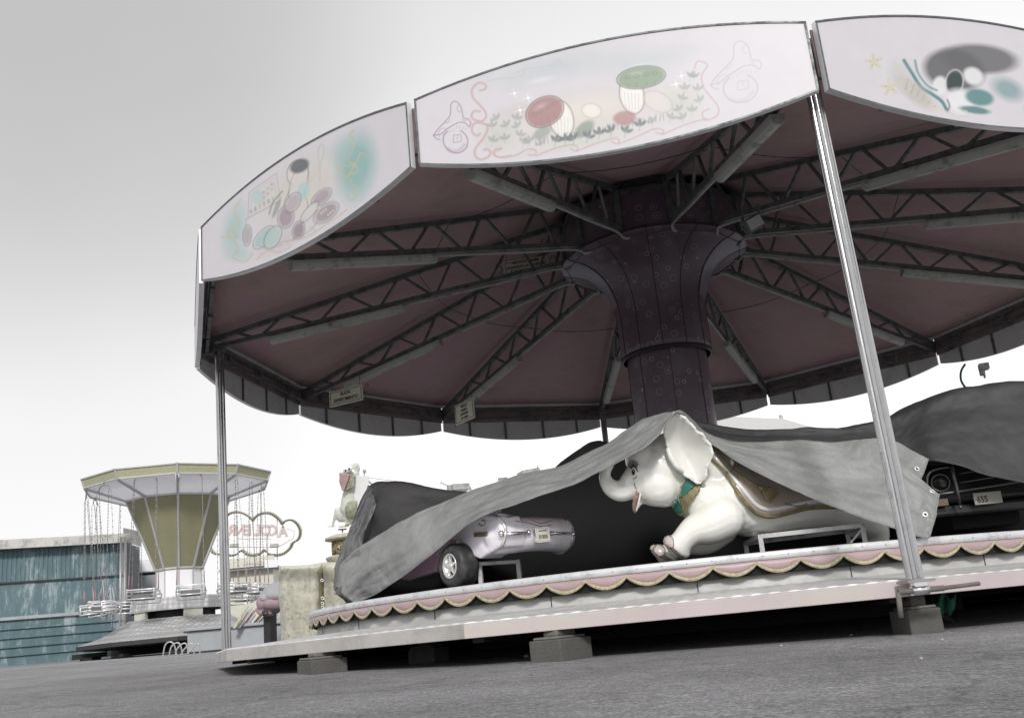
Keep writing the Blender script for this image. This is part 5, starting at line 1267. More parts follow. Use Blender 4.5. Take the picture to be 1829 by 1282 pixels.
# ------------------------------------------------------------------ black ride car on the right
JD = 7.15
jb = foot(1760, 950, JD); jeep = thing('black_ride_car', 'black off-road ride car with tube grille guard and round headlight under dark tarp', 'ride car', jb)
J = lambda x, y, d=0: W(x, y, JD+d)
JX = nrm((J(1800, 860)-J(1660, 872))*[1, 1, 0]); JY = np.cross((0, 0, 1), JX); JY = JY if JY@FWH > 0 else -JY
def jbox(x0, x1, y0, y1, d0, dep, name, mtl, bev=.02):
    a, b, c = J(x0, y1, d0), J(x1, y1, d0), J(x0, y0, d0); w = np.linalg.norm((b-a)*[1, 1, 0]); h = c[2]-a[2]
    ctr = (a+b)/2*[1, 1, 0]+np.array((0, 0, a[2]+h/2))+JY*dep/2; m = MB(); m.box(ctr, (w, dep, h), (JX, JY, (0, 0, 1))); return m.build(name, mtl, jeep, bevel=bev)
jbox(1655, 1880, 828, 905, .10, 1.0, 'body', 'black_car', .04)
jbox(1660, 1880, 905, 925, .02, .12, 'front_bumper', 'black_car', .02)
m = MB(); m.tube(cr([J(1657, 882), J(1656, 862), J(1657, 850), J(1664, 841), J(1680, 836), J(1702, 833)], 6), .008, 8); m.tube([J(1664, 884), J(1702, 879), J(1770, 868), J(1880, 850)], .009, 8); m.tube(cr([J(1657, 870), J(1659, 880), J(1667, 885)], 4), .008, 8); m.build('guard_tube', 'dark_tube', jeep)
m = MB(); m.tube([J(1699, 832, -.02), J(1708, 868, -.03), J(1715, 903, -.03)], .012, 8); m.ball(J(1715, 905, -.03), .016, 10); m.build('guard_tube', 'dark_tube', jeep)
for y0, y1 in ((846, 832), (862, 852), (876, 868)):
    m = MB(); m.tube([J(1714, y0, .01), J(1880, y1-18, .01)], .006, 6); m.build('grille_bar', 'dark_tube', jeep)
hc = J(1680, 862, .06); m = MB(); n = nrm(CAMP-hc); u_ = nrm(np.cross((0, 0, 1), n)); v_ = np.cross(n, u_); m.lathe([(.064, -.02), (.066, .012), (.058, .014), (.054, 0)], 28, c=hc, ax=(u_, v_, n)); hl = m.build('headlight', 'dark_tube', jeep)
m = MB(); m.lathe([(.054, 0), (.04, .014), (.02, .02), (0, .022)], 24, c=hc, ax=(u_, v_, n)); m.build('glass', 'black_car', hl)
m = MB(); a = J(1683, 897, .0); m.box(a, (.085, .01, .05), (JX, JY, (0, 0, 1))); m.build('indicator', 'brown', jeep, bevel=.003)
pc = J(1764, 889, -.01); m = MB(); m.box(pc, (.20, .012, .085), (JX, JY, (0, 0, 1))); m.text('·655', .062, pc-JY*.0075-JX*.095+np.array((0, 0, -.008)), JX, (0, 0, 1), .001, 1, .85, .0015, 'LEFT'); m.build('number_plate', ['shade_plate', 'ink'], jeep, bevel=.002)
m = MB(); m.box(J(1740, 930, .4), (.5, .4, .12), (JX, JY, (0, 0, 1))); m.build('chassis', 'black', jeep)
# cable loop and grey fitting seen through the right gap
m = MB(); m.tube(cr([W(1724, 650, 9.6), W(1717, 662, 9.6), W(1716, 676, 9.6), W(1720, 686, 9.6), W(1727, 695, 9.6)], 6), .012, 6); whole(m, 'hanging_cable', 'teal_cable', 'short curved teal cable in the bright gap above the right dark tarp', 'cable', tuple(W(1716, 676, 9.6)))
m = MB(); q = W(1757, 655, 9.6); m.box(q, (.09, .10, .06)); m.box(q-CU*.05-CR*.02, (.04, .05, .07)); m.tube([q, q-CU*.11+CR*.01], .012, 6); whole(m, 'clamp_fitting', 'lamp', 'small grey metal fitting at the far right edge above the tarp', 'fitting', tuple(q), bevel=.008)

# ------------------------------------------------------------------ hanging boards
def board(name, lab, c, w, h, ang, lines, size, scale=1.0, lean=.0, hang=.16):
    n = nrm((CAMP-c)*[1, 1, 0]); ca, sa = math.cos(ang), math.sin(ang)
    X = nrm(np.cross((0, 0, 1), n)); n2 = n*math.cos(ang)+X*math.sin(ang); X = nrm(np.cross((0, 0, 1), n2)); Y = nrm(np.array((0, 0, 1.0))*math.cos(lean)+n2*-math.sin(lean)); N_ = np.cross(X, Y)
    t = thing(name, lab, 'sign', c)
    m = MB(); m.box(c, (w, h, .012), (X, Y, N_)); m.build('panel', 'sign', t, bevel=.002)
    m = MB(); f = .012
    for s_ in (-1, 1): m.box(c+X*s_*(w/2-.022)+N_*.009, (.006, h-.038, .002), (X, Y, N_)); m.box(c+Y*s_*(h/2-.022)+N_*.009, (w-.038, .006, .002), (X, Y, N_))
    k = len(lines)
    for i, ln in enumerate(lines):
        m.text(ln, size, c+N_*.009+Y*((k-1)/2-i)*size*1.18, X, Y, .001, 0, scale, .0015)
    m.build('lettering', 'sign_rim', t)
    for s_ in (-1, 1):
        m = MB(); q = c+X*s_*w*.42+Y*h/2; m.tube([q, q+np.array((0, 0, hang))], .004, 5); m.build('hanger', 'truss', t)
        m = MB(); q = c+X*s_*(w/2+.012); sc = cr([q-Y*h*.55, q+X*s_*.035-Y*h*.2, q+X*s_*.012, q+X*s_*.03+Y*h*.3, q+X*s_*.06+Y*h*.45, q+X*s_*.075+Y*h*.3, q+X*s_*.055+Y*h*.25], 4); m.tube(sc, .005, 5); m.build('scroll', 'truss', t)
    return t
board('hanging_sign', 'small framed board reading VIETATO SALIRE QUANDO LA GIOSTRA E\' IN MOVIMENTO', W(939, 475, 11.2), .50, .168, math.radians(-8), ['VIETATO SALIRE', 'QUANDO LA GIOSTRA', "E' IN MOVIMENTO"], .043, .98, 0, .20)
board('hanging_sign', 'small framed board reading BUON DIVERTIMENTO hanging near the left rear rim', W(618, 707, 12.3), .52, .20, math.radians(-38), ['BUON', 'DIVERTIMENTO'], .062, .86, 0, .16)
board('hanging_sign', 'steeply turned framed notice board left of the rear pole', W(830, 735, 12.6), .46, .26, math.radians(-58), ['VIETATO', 'SALIRE E', 'SCENDERE', 'IN CORSA'], .042, .9, 0, .10)
# ------------------------------------------------------------------ swing ride far left
SA = 30.6; FP = FPX/SA
def sz(py, px=322): return W(px, py, SA)[2]
sc0 = W(320, 1000, SA); scx = np.array((sc0[0], sc0[1], 0)); sg = ground_z(sc0[0], sc0[1])
swing = thing('swing_ride', 'chair swing ride with olive funnel, ten-sided white ring and aluminium deck', 'swing ride', (sc0[0], sc0[1], sg))
toC = nrm((CAMP-scx)*[1, 1, 0]); sr = nrm(np.cross((0, 0, 1), toC)); aC = math.atan2(toC[1], toC[0])
def sp_(r, a, z): return scx + np.array((r*math.cos(aC+a), r*math.sin(aC+a), z))
zt, zb_ = sz(850), sz(866); RO, RI = 2.78, 2.74; N10 = 10; ph10 = math.radians(-1)
m = MB(); fr = MB()
for i in range(N10):
    a0, a1 = ph10+2*PI*i/N10, ph10+2*PI*(i+1)/N10
    P = [sp_(RO, a0+.01, zb_), sp_(RO, a1-.01, zb_), sp_(RO+.09, a1-.01, zt), sp_(RO+.09, a0+.01, zt)]
    n = nrm(P[0]+P[1]-2*scx)*[1, 1, 0]; m.prism(P, -n*.04)
    for a_, b_ in ((P[0], P[1]), (P[3], P[2])): fr.bar(a_+n*.012, b_+n*.012, .05, .035)
    fr.bar(sp_(RO, a0, zb_-.02)+n*.0, sp_(RO+.10, a0, zt+.02), .06, .05)
m.build('ring_fascia', 'bg_green_gold', swing); fr.build('ring_frame', 'frame_bg', swing)
zf = sz(890); RF = 1.58
for i in range(N10):
    a0, a1 = ph10+2*PI*i/N10, ph10+2*PI*(i+1)/N10
    m = MB(); m.prism([sp_(RO-.03, a0+.02, zb_), sp_(RO-.03, a1-.02, zb_), sp_(RF, a1-.02, zf+.02), sp_(RF, a0+.02, zf+.02)], (0, 0, .02)); m.build('ceiling_panel', 'ceil_white', swing)
    m = MB(); m.bar(sp_(RO, a0, zb_-.02), sp_(RF, a0, zf), .07, .06); m.build('ceiling_rib', 'frame_bg', swing)
zn = sz(1017); RN = .70
for i in range(N10):
    a0, a1 = ph10+2*PI*i/N10, ph10+2*PI*(i+1)/N10
    m = MB(); m.prism([sp_(RF, a0+.02, zf), sp_(RF, a1-.02, zf), sp_(RN, a1-.02, zn), sp_(RN, a0+.02, zn)], toC*.0+np.array((0, 0, .015))); m.build('funnel_panel', 'olive', swing)
    m = MB(); m.bar(sp_(RF+.01, a0, zf), sp_(RN+.02, a0, zn), .055, .05); m.build('funnel_rib', 'frame_bg', swing)
m = MB(); m.lathe([(RN+.03, zn-.02), (RN+.03, zn+.03), (RN-.02, zn+.03)], N10, c=scx, ph=aC+ph10, smooth=False); m.build('funnel_band', 'frame_bg', swing); m = MB(); m.lathe([(RF+.02, zf-.03), (RF+.03, zf+.05), (RF-.02, zf+.05)], N10, c=scx, ph=aC+ph10, smooth=False); m.build('funnel_band', 'frame_bg', swing)
z1 = sz(1068); m = MB(); m.lathe([(RN-.03, z1), (RN-.03, zn)], N10, c=scx, ph=aC+ph10, smooth=False)
for i in range(N10): a = ph10+2*PI*i/N10; m.bar(sp_(RN-.02, a, z1), sp_(RN-.02, a, zn), .03, .03, mi=1)
m.build('drum', ['white_bg', 'frame_bg'], swing)
z2, z3, z4 = sz(1092), sz(1100), sz(1128)
m = MB(); m.lathe([(RN, z1), (1.42, z1-.03), (1.46, z2)], N10, c=scx, ph=aC+ph10, smooth=False); m.build('upper_skirt', 'checker', swing)
m = MB(); m.lathe([(1.05, z2), (1.05, z3-.1)], 20, c=scx); m.lathe([(.6, z2), (.6, z4)], 16, c=scx)
m.build('machine_core', 'steel_dark', swing)
for i in range(N10):
    a = ph10+2*PI*(i+.5)/N10; m = MB(); m.box(sp_(1.3, a, (z2+z3)/2-.1), (.08, .55, z2-z3+.5), (np.array((math.cos(aC+a), math.sin(aC+a), 0)), np.array((-math.sin(aC+a), math.cos(aC+a), 0)), (0, 0, 1)))
    if i % 2 == 0: m.build('side_panel', 'kiosk', swing)
m = MB(); m.lathe([(1.45, sz(1105)), (1.5, sz(1105)), (2.25, sz(1130)), (2.9, sz(1141)), (2.9, sz(1146)), (1.6, sz(1146))], N10, c=scx, ph=aC+ph10, smooth=False); m.build('deck', 'checker', swing)
m = MB(); m.lathe([(2.92, sz(1141)), (2.93, sz(1148)), (2.2, sz(1151))], N10, c=scx, ph=aC+ph10, smooth=False); m.build('deck_edge', 'steel_dark', swing)
for i in range(5):
    a = -1.3+i*.65; m = MB(); m.bar(sp_(.4, a, sz(1155)), sp_(3.0, a, sz(1158)), .12, .14); m.bar(sp_(2.5, a, sz(1158)), sp_(2.5, a, sg), .12, .12); m.box(sp_(2.5, a, sg+.04), (.4, .4, .08)); m.build('outrigger', 'steel_dark', swing)
m = MB(); m.box(sp_(0, 0, (sz(1150)+sg)/2), (3.6, 1.3, sz(1150)-sg-.1), (sr, toC, (0, 0, 1))); m.build('trailer', 'steel_dark', swing)

# swing chairs: one is built, the others are copies of it and of each of its parts
def make_seat():
    t = bpy.data.objects.new('swing_chair', None); COL.objects.link(t); t['_w'] = [0.0, 0.0, 0.0]
    tag(t, 'swing seat', 'swing seat', 'chain-hung seats of the swing ride')
    Ls = 3.35
    m = MB(); w, d = .37, .28; r = .022
    for z_ in (.0, .10, .20): m.tube([(-w, d, z_+.0), (-w*1.02, -d, z_+.02), (w*1.02, -d, z_+.02), (w, d, z_)], r, 6)
    m.tube([(-w, d, .0), (-w, d, .25), (w, d, .25), (w, d, .0)], r, 6); m.tube([(-w, d, 0), (w, d, 0)], r, 6)
    for x in (-w, w): m.tube([(x, -d, -.12), (x*1.1, -d*1.1, .1), (x, 0, .26), (x, d, .26)], r, 6)
    m.tube([(-w, -d, -.12), (w, -d, -.12)], r, 6); m.build('seat_frame', 'white_trim', t)
    m = MB(); m.box((0, .02, -.02), (.54, .40, .03)); m.box((0, .23, .06), (.54, .03, .13)); m.build('seat', 'seatpan', t, bevel=.01)
    for x in (-w, w):
        for y in (-.14, .16):
            m = MB(); q0 = np.array((x, y, .25)); q1 = np.array((x*.86, y*.25, Ls))
            m.tube([q0+(q1-q0)*.0, q0+(q1-q0)*.13], .014, 6, 1); n_ = 30
            for i in range(n_):
                s_ = .13+.87*i/n_; s2 = s_+.87/n_*.8; m.bar(q0+(q1-q0)*s_, q0+(q1-q0)*s2, .020 if i % 2 else .008, .008 if i % 2 else .020)
            m.build('chain', ['chain', 'red_sleeve'], t)
    m = MB(); m.tube([(-w*.86, 0, Ls), (-w*.5, 0, Ls+.16), (w*.5, 0, Ls+.16), (w*.86, 0, Ls)], .014, 6); m.tube([(0, 0, Ls+.16), (.02, 0, Ls+.26), (0, 0, Ls+.33)], .012, 6); m.build('hanger_bar', 'chain', t)
    return t
seat0 = make_seat(); seats = []
NSEAT = 12
for i in range(NSEAT):
    a = ph10+.14+2*PI*i/NSEAT; seats.append((a, 2.48+.05*math.sin(i*2.1)))
order = sorted(seats, key=lambda s: proj(sp_(s[1], s[0], 0))[0])
ordn = ['leftmost', 'second from the left', 'third from the left', 'fourth from the left', 'fifth from the left', 'sixth from the left', 'sixth from the right', 'fifth from the right', 'fourth from the right', 'third from the right', 'second from the right', 'rightmost']
for i, (a, r) in enumerate(order):
    if i == 0: o = seat0
    else:
        o = seat0.copy(); COL.objects.link(o)
        for ch in [c for c in seat0.children]:
            c = ch.copy(); COL.objects.link(c); c.parent = o
    px = proj(sp_(r, a, 2))[0]; o.location = Vector(sp_(r, a, sz(1075)+.03*math.sin(i*3.3)-(.18 if i < 3 else 0)))
    tilt = -.16 if i < 3 else .05*math.sin(i)
    o.rotation_euler = (tilt*.35, tilt*.4, aC+a-PI/2+.25*math.sin(i*1.7))
    o['label'] = 'tubular metal swing seat, %s under the swing ride' % ordn[i]

# ------------------------------------------------------------------ teal container stall
def box_between(name, mtl, parent, a, b, h, d, zb, bev=0):
    """box whose front edge runs from a to b (ground points)"""
    a = np.array(a)*[1, 1, 0]; b = np.array(b)*[1, 1, 0]; X = nrm(b-a); Y = np.cross((0, 0, 1), X); Y = Y if Y@FWH > 0 else -Y
    m = MB(); m.box((a+b)/2+Y*d/2+np.array((0, 0, zb+h/2)), (np.linalg.norm(b-a), d, h), (X, Y, (0, 0, 1))); return m.build(name, mtl, parent, bevel=bev)
CD0 = 33.0
a, b = W(-60, 1170, CD0-1.5), W(218, 1165, CD0); gz = ground_z(b[0], b[1])
cont = thing('container_stall', 'teal peeling metal container with pale canvas roof and scrawled white graffiti', 'container', (a[0], a[1], gz))
ztop = W(218, 962, CD0)[2]; X = nrm((b-a)*[1, 1, 0]); Y = np.cross((0, 0, 1), X); Y = Y if Y@FWH > 0 else -Y; Lc = np.linalg.norm((b-a)*[1, 1, 0]); a2 = a*[1, 1, 0]
def CP(s, z, y=0): return a2+X*Lc*s+Y*y+np.array((0, 0, z))
zof = lambda py: W(218, py, CD0)[2]
m = MB(); m.box((CP(0, 0)+CP(1, 0))/2+Y*1.3+np.array((0, 0, (gz+ztop)/2)), (Lc, 2.6, ztop-gz), (X, Y, (0, 0, 1))); m.build('wall', 'container', cont)
m = MB()
for i in range(34): s_ = (i+.5)/34; m.bar(CP(s_, zof(1024), -.01), CP(s_, ztop-.05, -.01), .07, .03, Y)
m.build('corrugated_panel', 'container', cont)
m = MB(); m.box(CP(.5, zof(1024), -.05), (Lc, .05, .05), (X, Y, (0, 0, 1))); m.build('lintel', 'screw', cont)
for i, py in enumerate((1088, 1106, 1122, 1138, 1153)):
    m = MB(); m.bar(CP(0, zof(py), -.05), CP(1, zof(py), -.05), .10 if i == 0 else .05, .12 if i == 0 else .05, Y); m.build('ledge' if i == 0 else 'ridge', 'cont_side' if i == 0 else 'container', cont)
# pale drips and scrawl
m = MB()
for pts in [((.80, 1045), (.815, 1085)), ((.825, 1082), (.86, 1045), (.865, 1030), (.875, 1058), (.89, 1075)), ((.885, 1078), (.905, 1052), (.92, 1040)), ((.93, 1045), (.945, 1068), (.955, 1072)), ((.915, 1045), (.93, 1080), (.93, 1120)), ((.84, 1060), (.85, 1090))]:
    m.tube([CP(s_, zof(py), -.02) for s_, py in pts], .045, 6, flat=.3)
m.build('graffiti', 'graffiti', cont)
m = MB(); m.box((CP(0, 0)+CP(1, 0))/2+Y*1.2+np.array((0, 0, ztop+.22)), (Lc+.5, 3.2, .06), (X, Y, (0, 0, 1))); m.box((CP(0, 0)+CP(1, 0))/2-Y*.42+np.array((0, 0, ztop+.10)), (Lc+.5, .05, .30), (X, Y, (0, 0, 1)))
m.build('roof', 'cont_roof', cont)
# side wing to the right
b1 = W(248, 1160, CD0+1.6); m = MB(); n_ = 10
for i in range(n_):
    s_ = i/n_; p = b*(1-s_)+b1*s_; q = b*(1-s_-.1)+b1*(s_+.1); m.bar(np.array((p[0], p[1], gz)), np.array((p[0], p[1], ztop-.05)), .12, .05, Y)
p0, p1 = b*[1, 1, 0], b1*[1, 1, 0]; t_ = nrm(p1-p0); nn = np.cross((0, 0, 1), t_); m.box((p0+p1)/2+np.array((0, 0, (gz+ztop)/2))+nn*.02, (np.linalg.norm(p1-p0), .04, ztop-gz), (t_, nn, (0, 0, 1))); m.build('side_wall', 'cont_side', cont)
m = MB(); m.prism([np.array((p0[0], p0[1], ztop))-Y*.4, np.array((p1[0], p1[1], ztop+.02))+t_*.2, np.array((p1[0], p1[1], ztop+.55))+t_*.2, np.array((p0[0], p0[1], ztop+.45))-Y*.4], Y*.05); m.build('awning', 'cont_roof', cont)
for px in (214, 222):
    p = W(px, 1150, CD0-.6); t = thing('awning_post', 'slim pale post at the corner of the teal container, %s of the pair' % ('left' if px == 214 else 'right'), 'post', (p[0], p[1], ground_z(p[0], p[1])))
    m = MB(); m.tube([(p[0], p[1], ground_z(p[0], p[1])), (p[0], p[1], ztop+.1)], .045, 10); m.build('shaft', 'frame_bg', t); m = MB(); m.box((p[0], p[1], ground_z(p[0], p[1])+.02), (.2, .2, .04)); m.build('foot_plate', 'frame_bg', t)
# grey low truck body between container and funnel
pa, pb = W(232, 1165, 36), W(300, 1165, 36.3); gz2 = ground_z(pb[0], pb[1]); t = thing('parked_trailer', 'low grey and white trailer partly hidden behind the swing ride funnel', 'trailer', (pa[0], pa[1], gz2))
box_between('body', 'cont_side', t, pa, pb, W(260, 1022, 36)[2]-gz2-.4, 2.2, gz2+.4, .05); box_between('roof', 'white_bg', t, W(225, 1165, 35.8), W(310, 1165, 36.2), .5, 2.4, W(260, 1018, 36)[2], .04)
for px in (245, 285):
    p = W(px, 1160, 36.0); m = MB(); ax_ = (FWH, np.array((0, 0, 1.)), np.cross(FWH, (0, 0, 1))); m.lathe([(.0, -.05), (.38, -.05), (.42, 0), (.42, .18), (.3, .2)], 24, c=(p[0], p[1], gz2+.42), ax=(sr, (0, 0, 1), toC)); m.build('wheel', 'rubber', t)

# ------------------------------------------------------------------ cloud-shaped light sign, seen from behind
SD = 42.0
def Q(px, py, d=0): return W(px, py, SD+d)
kz = SD/FPX
g0 = W(450, 1150, SD); sgz = ground_z(g0[0], g0[1])
sign = thing('cloud_sign', 'cloud outline sign of bulbs with pink letters seen from behind', 'sign', (g0[0], g0[1], sgz))
cl = Z((390, 900), 10.76)
out = cl((125, 250), (200, 190), (300, 155), (430, 160), (540, 205), (620, 260), (665, 310), (700, 260), (780, 200), (880, 170), (1000, 175), (1100, 230), (1180, 300), (1235, 385), (1255, 345), (1320, 310), (1400, 300), (1480, 340), (1540, 410), (1575, 500), (1570, 600), (1530, 680), (1430, 745), (1390, 830), (1310, 910), (1210, 965), (1090, 980), (980, 960), (890, 885), (800, 950), (680, 980), (560, 960), (450, 885), (360, 960), (240, 985), (140, 960), (-60, 950), (-160, 830), (-200, 700), (-150, 560), (-60, 470), (-40, 350), (40, 270))
oc = cr(out, 5, True); pts = [Q(x, y) for x, y in oc]
m = MB(); G = []
for i, p in enumerate(pts):
    c = np.array(Q(460, 950)); rr = nrm(p-c); w_ = .065
    G.append([p-rr*w_-CD*.05, p+rr*w_-CD*.05, p+rr*w_+CD*.05, p-rr*w_+CD*.05, p-rr*w_-CD*.05])
m.sheet(G, 0, False, closed_u=True); ou = m.build('border', 'bulb', sign)
m = MB()
for i in range(0, len(pts), 2): m.ball(pts[i]-CD*.06, .048, 6)
m.build('bulb_trim', 'bulb_dot', ou)
Xs = -nrm(CR*1.0)   # letters face away from the camera, so they read mirrored
Yu = np.array((0, 0, 1.)); Xs = nrm(Xs*[1, 1, 0])
for ch, x in (('A', 505), ('C', 487), ('O', 474), ('L', 460), ('E', 443), ('N', 429), ('R', 414), ('E', 399)):
    m = MB(); p = Q(x, 947.5 if x < 495 else 950); m.text(ch, .60, p+CD*.03, Xs, Yu, .02, 0, .86, .012); m.text(ch, .60, p-CD*.03, Xs, Yu, .02, 0, .86, .012)
    m.text(ch, .60, p, Xs, Yu, .02, 1, .92, .03); m.build('letter', ['pink_letter', 'bulb'], sign)
m = MB()
for x in (405, 478, 495): m.tube([Q(x, 926 if x != 478 else 955, .08), Q(x, 1010, .08)], .02, 5)
for y in (962, 977): m.tube([Q(404, y, .08), Q(496, y, .08)], .014, 5)
m.tube([Q(512, 944, .08), Q(526, 948, .08), Q(524, 961, .08), Q(496, 977, .08)], .014, 5); m.tube([Q(447, 1000, .1), Q(447, 1150, .1)], .04, 6); m.tube([Q(478, 990, .1), Q(478, 1150, .1)], .04, 6)
m.build('frame', 'pink_letter', sign)
for px in (418, 490):
    m = MB(); c = Q(px, 969, -.3); m.box(c+Yu*.07, (.32, .14, .26), (sr, toC, (0, 0, 1)), 1); m.box(c-Yu*.13, (.36, .24, .12), (sr, toC, (0, 0, 1)), 0); m.build('floodlight', ['lamp', 'light_white'], sign, bevel=.02)
# kiosk below the sign
pa, pb = W(395, 1165, 40), W(492, 1165, 40); kgz = ground_z(pb[0], pb[1]); t = thing('kiosk', 'low cream kiosk with coloured bulb strip along its roof edge', 'kiosk', (pa[0], pa[1], kgz))
kt = W(450, 1014, 40)[2]; box_between('wall', 'kiosk', t, pa, pb, kt-kgz, 3, kgz); box_between('roof', 'cont_roof', t, W(392, 1165, 39.6), W(497, 1165, 39.6), .10, 3.6, kt, .02)
box_between('light_board', 'kiosk', t, W(396, 1165, 39.5), W(494, 1165, 39.5), .38, .08, kt+.09)
m = MB()
for i in range(11): m.text('TOMBOLA!HIP'[i], .22, W(430+i*5.1, 1006.5-i*.3, 39.35), nrm(-Xs), Yu, .01, 0, 1, .01)
m = MB()
for i in range(9): m.ball(W(436+i*5, 1007-i*.35, 39.4), (.045, .03, .07), 8)
m.build('coloured_bulb', 'pink_letter', t)
m = MB(); p = W(484, 1006, 39.4); m.box(p, (.5, .03, .30), (sr, toC, (0, 0, 1))); m.build('picture_panel', 'white_bg', t)
m = MB(); p = W(492.5, 1090, 39.0); m.box((p[0], p[1], kgz+1.1), (.25, .3, 2.2)); m.build('corner_post', 'white_bg', t)

# ------------------------------------------------------------------ cream tarpaulin booth
BD = 22.0
cols = []
B_ = [((500, 1012), (498, 1040), (499, 1080), (500, 1120), (503, 1160)), ((506, 1009), (508, 1040), (510, 1080), (513, 1120), (514, 1160)), ((530, 1009), (530, 1040), (533, 1080), (536, 1120), (540, 1160)), ((560, 1007), (558, 1040), (558, 1080), (562, 1120), (565, 1160)), ((573, 1006), (570, 1040), (569, 1080), (569, 1120), (570, 1160)), ((580, 1005), (580, 1040), (580, 1080), (580, 1120), (580, 1160)), ((600, 1006), (602, 1040), (606, 1080), (608, 1120), (610, 1160)), ((640, 1008), (640, 1040), (640, 1080), (640, 1120), (640, 1160))]
for j, c in enumerate(B_):
    pts = [W(x, y, BD+[.25, 0, .12, .02, .1, .22, .05, .4][j]) for x, y in c]; cols.append([pts[0]+FWH*1.8+np.array((0, 0, .03))]+[pts[0]]+pts[1:])
G = cloth(cols, 90, 0, .05, 1.6, 4)
bgz = ground_z(*cols[2][-1][:2]); t = thing('covered_booth', 'square booth wrapped in mottled cream tarpaulin with an olive ringed strap', 'booth', tuple(cols[0][-1]*[1, 1, 0]+[0, 0, bgz]))
m = MB(); m.sheet([list(r) for r in G], 0, True); m.build('tarpaulin', 'cream_tarp', t, solid=.01); bvv = bvh_of(m)
m = MB(); m.sheet([[W(499, 1010, BD+.3), W(503, 1165, BD+.3)], [W(499, 1010, BD+.3)+FWH*2, W(503, 1165, BD+.3)+FWH*2]], 0); m.build('side_sheet', 'cream_tarp', t, solid=.01)
m = MB(); m.sheet([[hit(bvv, 568.5, y, .03, fallback=W(568.5, y, BD-.1)), hit(bvv, 577, y, .03, fallback=W(577, y, BD-.1))] for y in np.linspace(1015, 1100, 12)], 0); m.build('strap', 'olive_band', t, solid=.01)
for y in (1034, 1067, 1076, 1084):
    p = hit(bvv, 572, y, .06, fallback=W(572, y, BD-.12)); m = MB(); m.lathe([(.018, .01), (.022, .02), (.036, .02), (.04, 0)], 16, c=p, ax=(sr, (0, 0, 1), toC)); m.build('strap_ring', 'eyelet', t)

# covered rounded ride and folded barriers between the kiosk and the booth
t = thing('covered_car', 'small rounded ride under mauve and grey cloth beside the cream booth', 'covered ride', tuple(W(480, 1150, 24)*[1, 1, 0]+[0, 0, ground_z(*W(480, 1150, 24)[:2])]))
m = blobs([('b', W(494, 1070, 24), (.44, .5, .26), (CR, CD, CU)), ('b', W(474, 1073, 24), (.20, .4, .24), (CR, CD, CU)), ('b', W(480, 1088, 24), (.30, .4, .13), (CR, CD, CU))], .03, 2); m.build('cloth', 'mauve_tarp', t)
m = blobs([('b', W(498, 1056, 24), (.38, .5, .22), (CR, CD, CU)), ('b', W(480, 1062, 24), (.22, .45, .14), (CR, CD, CU))], .03, 3); m.build('top_cloth', 'grey_cloth', t)
for x, y in ((474, 1093), (492, 1090)):
    m = MB(); m.lathe([(.02, 0), (.06, .02), (.08, -.02), (.08, -.12)], 14, c=W(x, y, 23.6), ax=(sr, (0, 0, 1), toC)); m.build('wheel', 'rubber', t)
m = MB(); p = W(482, 1096, 24); m.box((p[0], p[1], (p[2]+ground_z(p[0], p[1]))/2), (.18, .3, p[2]-ground_z(p[0], p[1]))); m.build('pedestal', 'steel_dark', t)
cols_ = ['cream_gold', 'frame_bg', 'mauve_tarp', 'white_bg', 'olive_band', 'cont_side', 'cream_gold', 'red_sleeve', 'frame_bg']
for i in range(9):
    a_ = W(418+i*8, 1122-i*1.0, 25+.2*i); b_ = W(440+i*7.5, 1085+i*2.2, 25.4+.2*i)
    m = MB(); m.bar(a_, b_, .10, .04); m.bar(a_+CD*.2, b_+CD*.2, .05, .03)
    whole(m, 'leaning_panel', cols_[i], 'folded panel leaning beside the swing ride, %s from the left, %s' % (['first', 'second', 'third', 'fourth', 'fifth', 'sixth', 'seventh', 'eighth', 'last'][i], ['cream', 'grey', 'mauve', 'white', 'olive', 'blue grey', 'pale gold', 'faded red', 'light grey'][i]), 'panel', tuple(a_), group='panels leaning by the swing ride', bevel=.01)
m = MB(); p = W(450, 1135, 26); m.box((p[0], p[1], ground_z(p[0], p[1])+.28), (3.2, 1.2, .5), (sr, toC, (0, 0, 1))); m.box((p[0], p[1], ground_z(p[0], p[1])+.58), (3.4, 1.4, .08), (sr, toC, (0, 0, 1)))
whole(m, 'low_platform', 'cont_side', 'low pale grey stage between the swing ride and cream booth', 'platform', (p[0], p[1], ground_z(p[0], p[1])), bevel=.02)
m = MB()
for i in range(5):
    q = [W(290+i*11, 1178-i*3, 24), W(296+i*11, 1150+i*3, 24), W(310+i*11, 1149, 24), W(318+i*10, 1182-i*2, 24)]; m.tube(cr(q, 6), .018, 6)
whole(m, 'cable_coil', 'frame_bg', 'loops of pale cable hanging under the swing ride deck', 'cable', tuple(W(320, 1178, 24)))

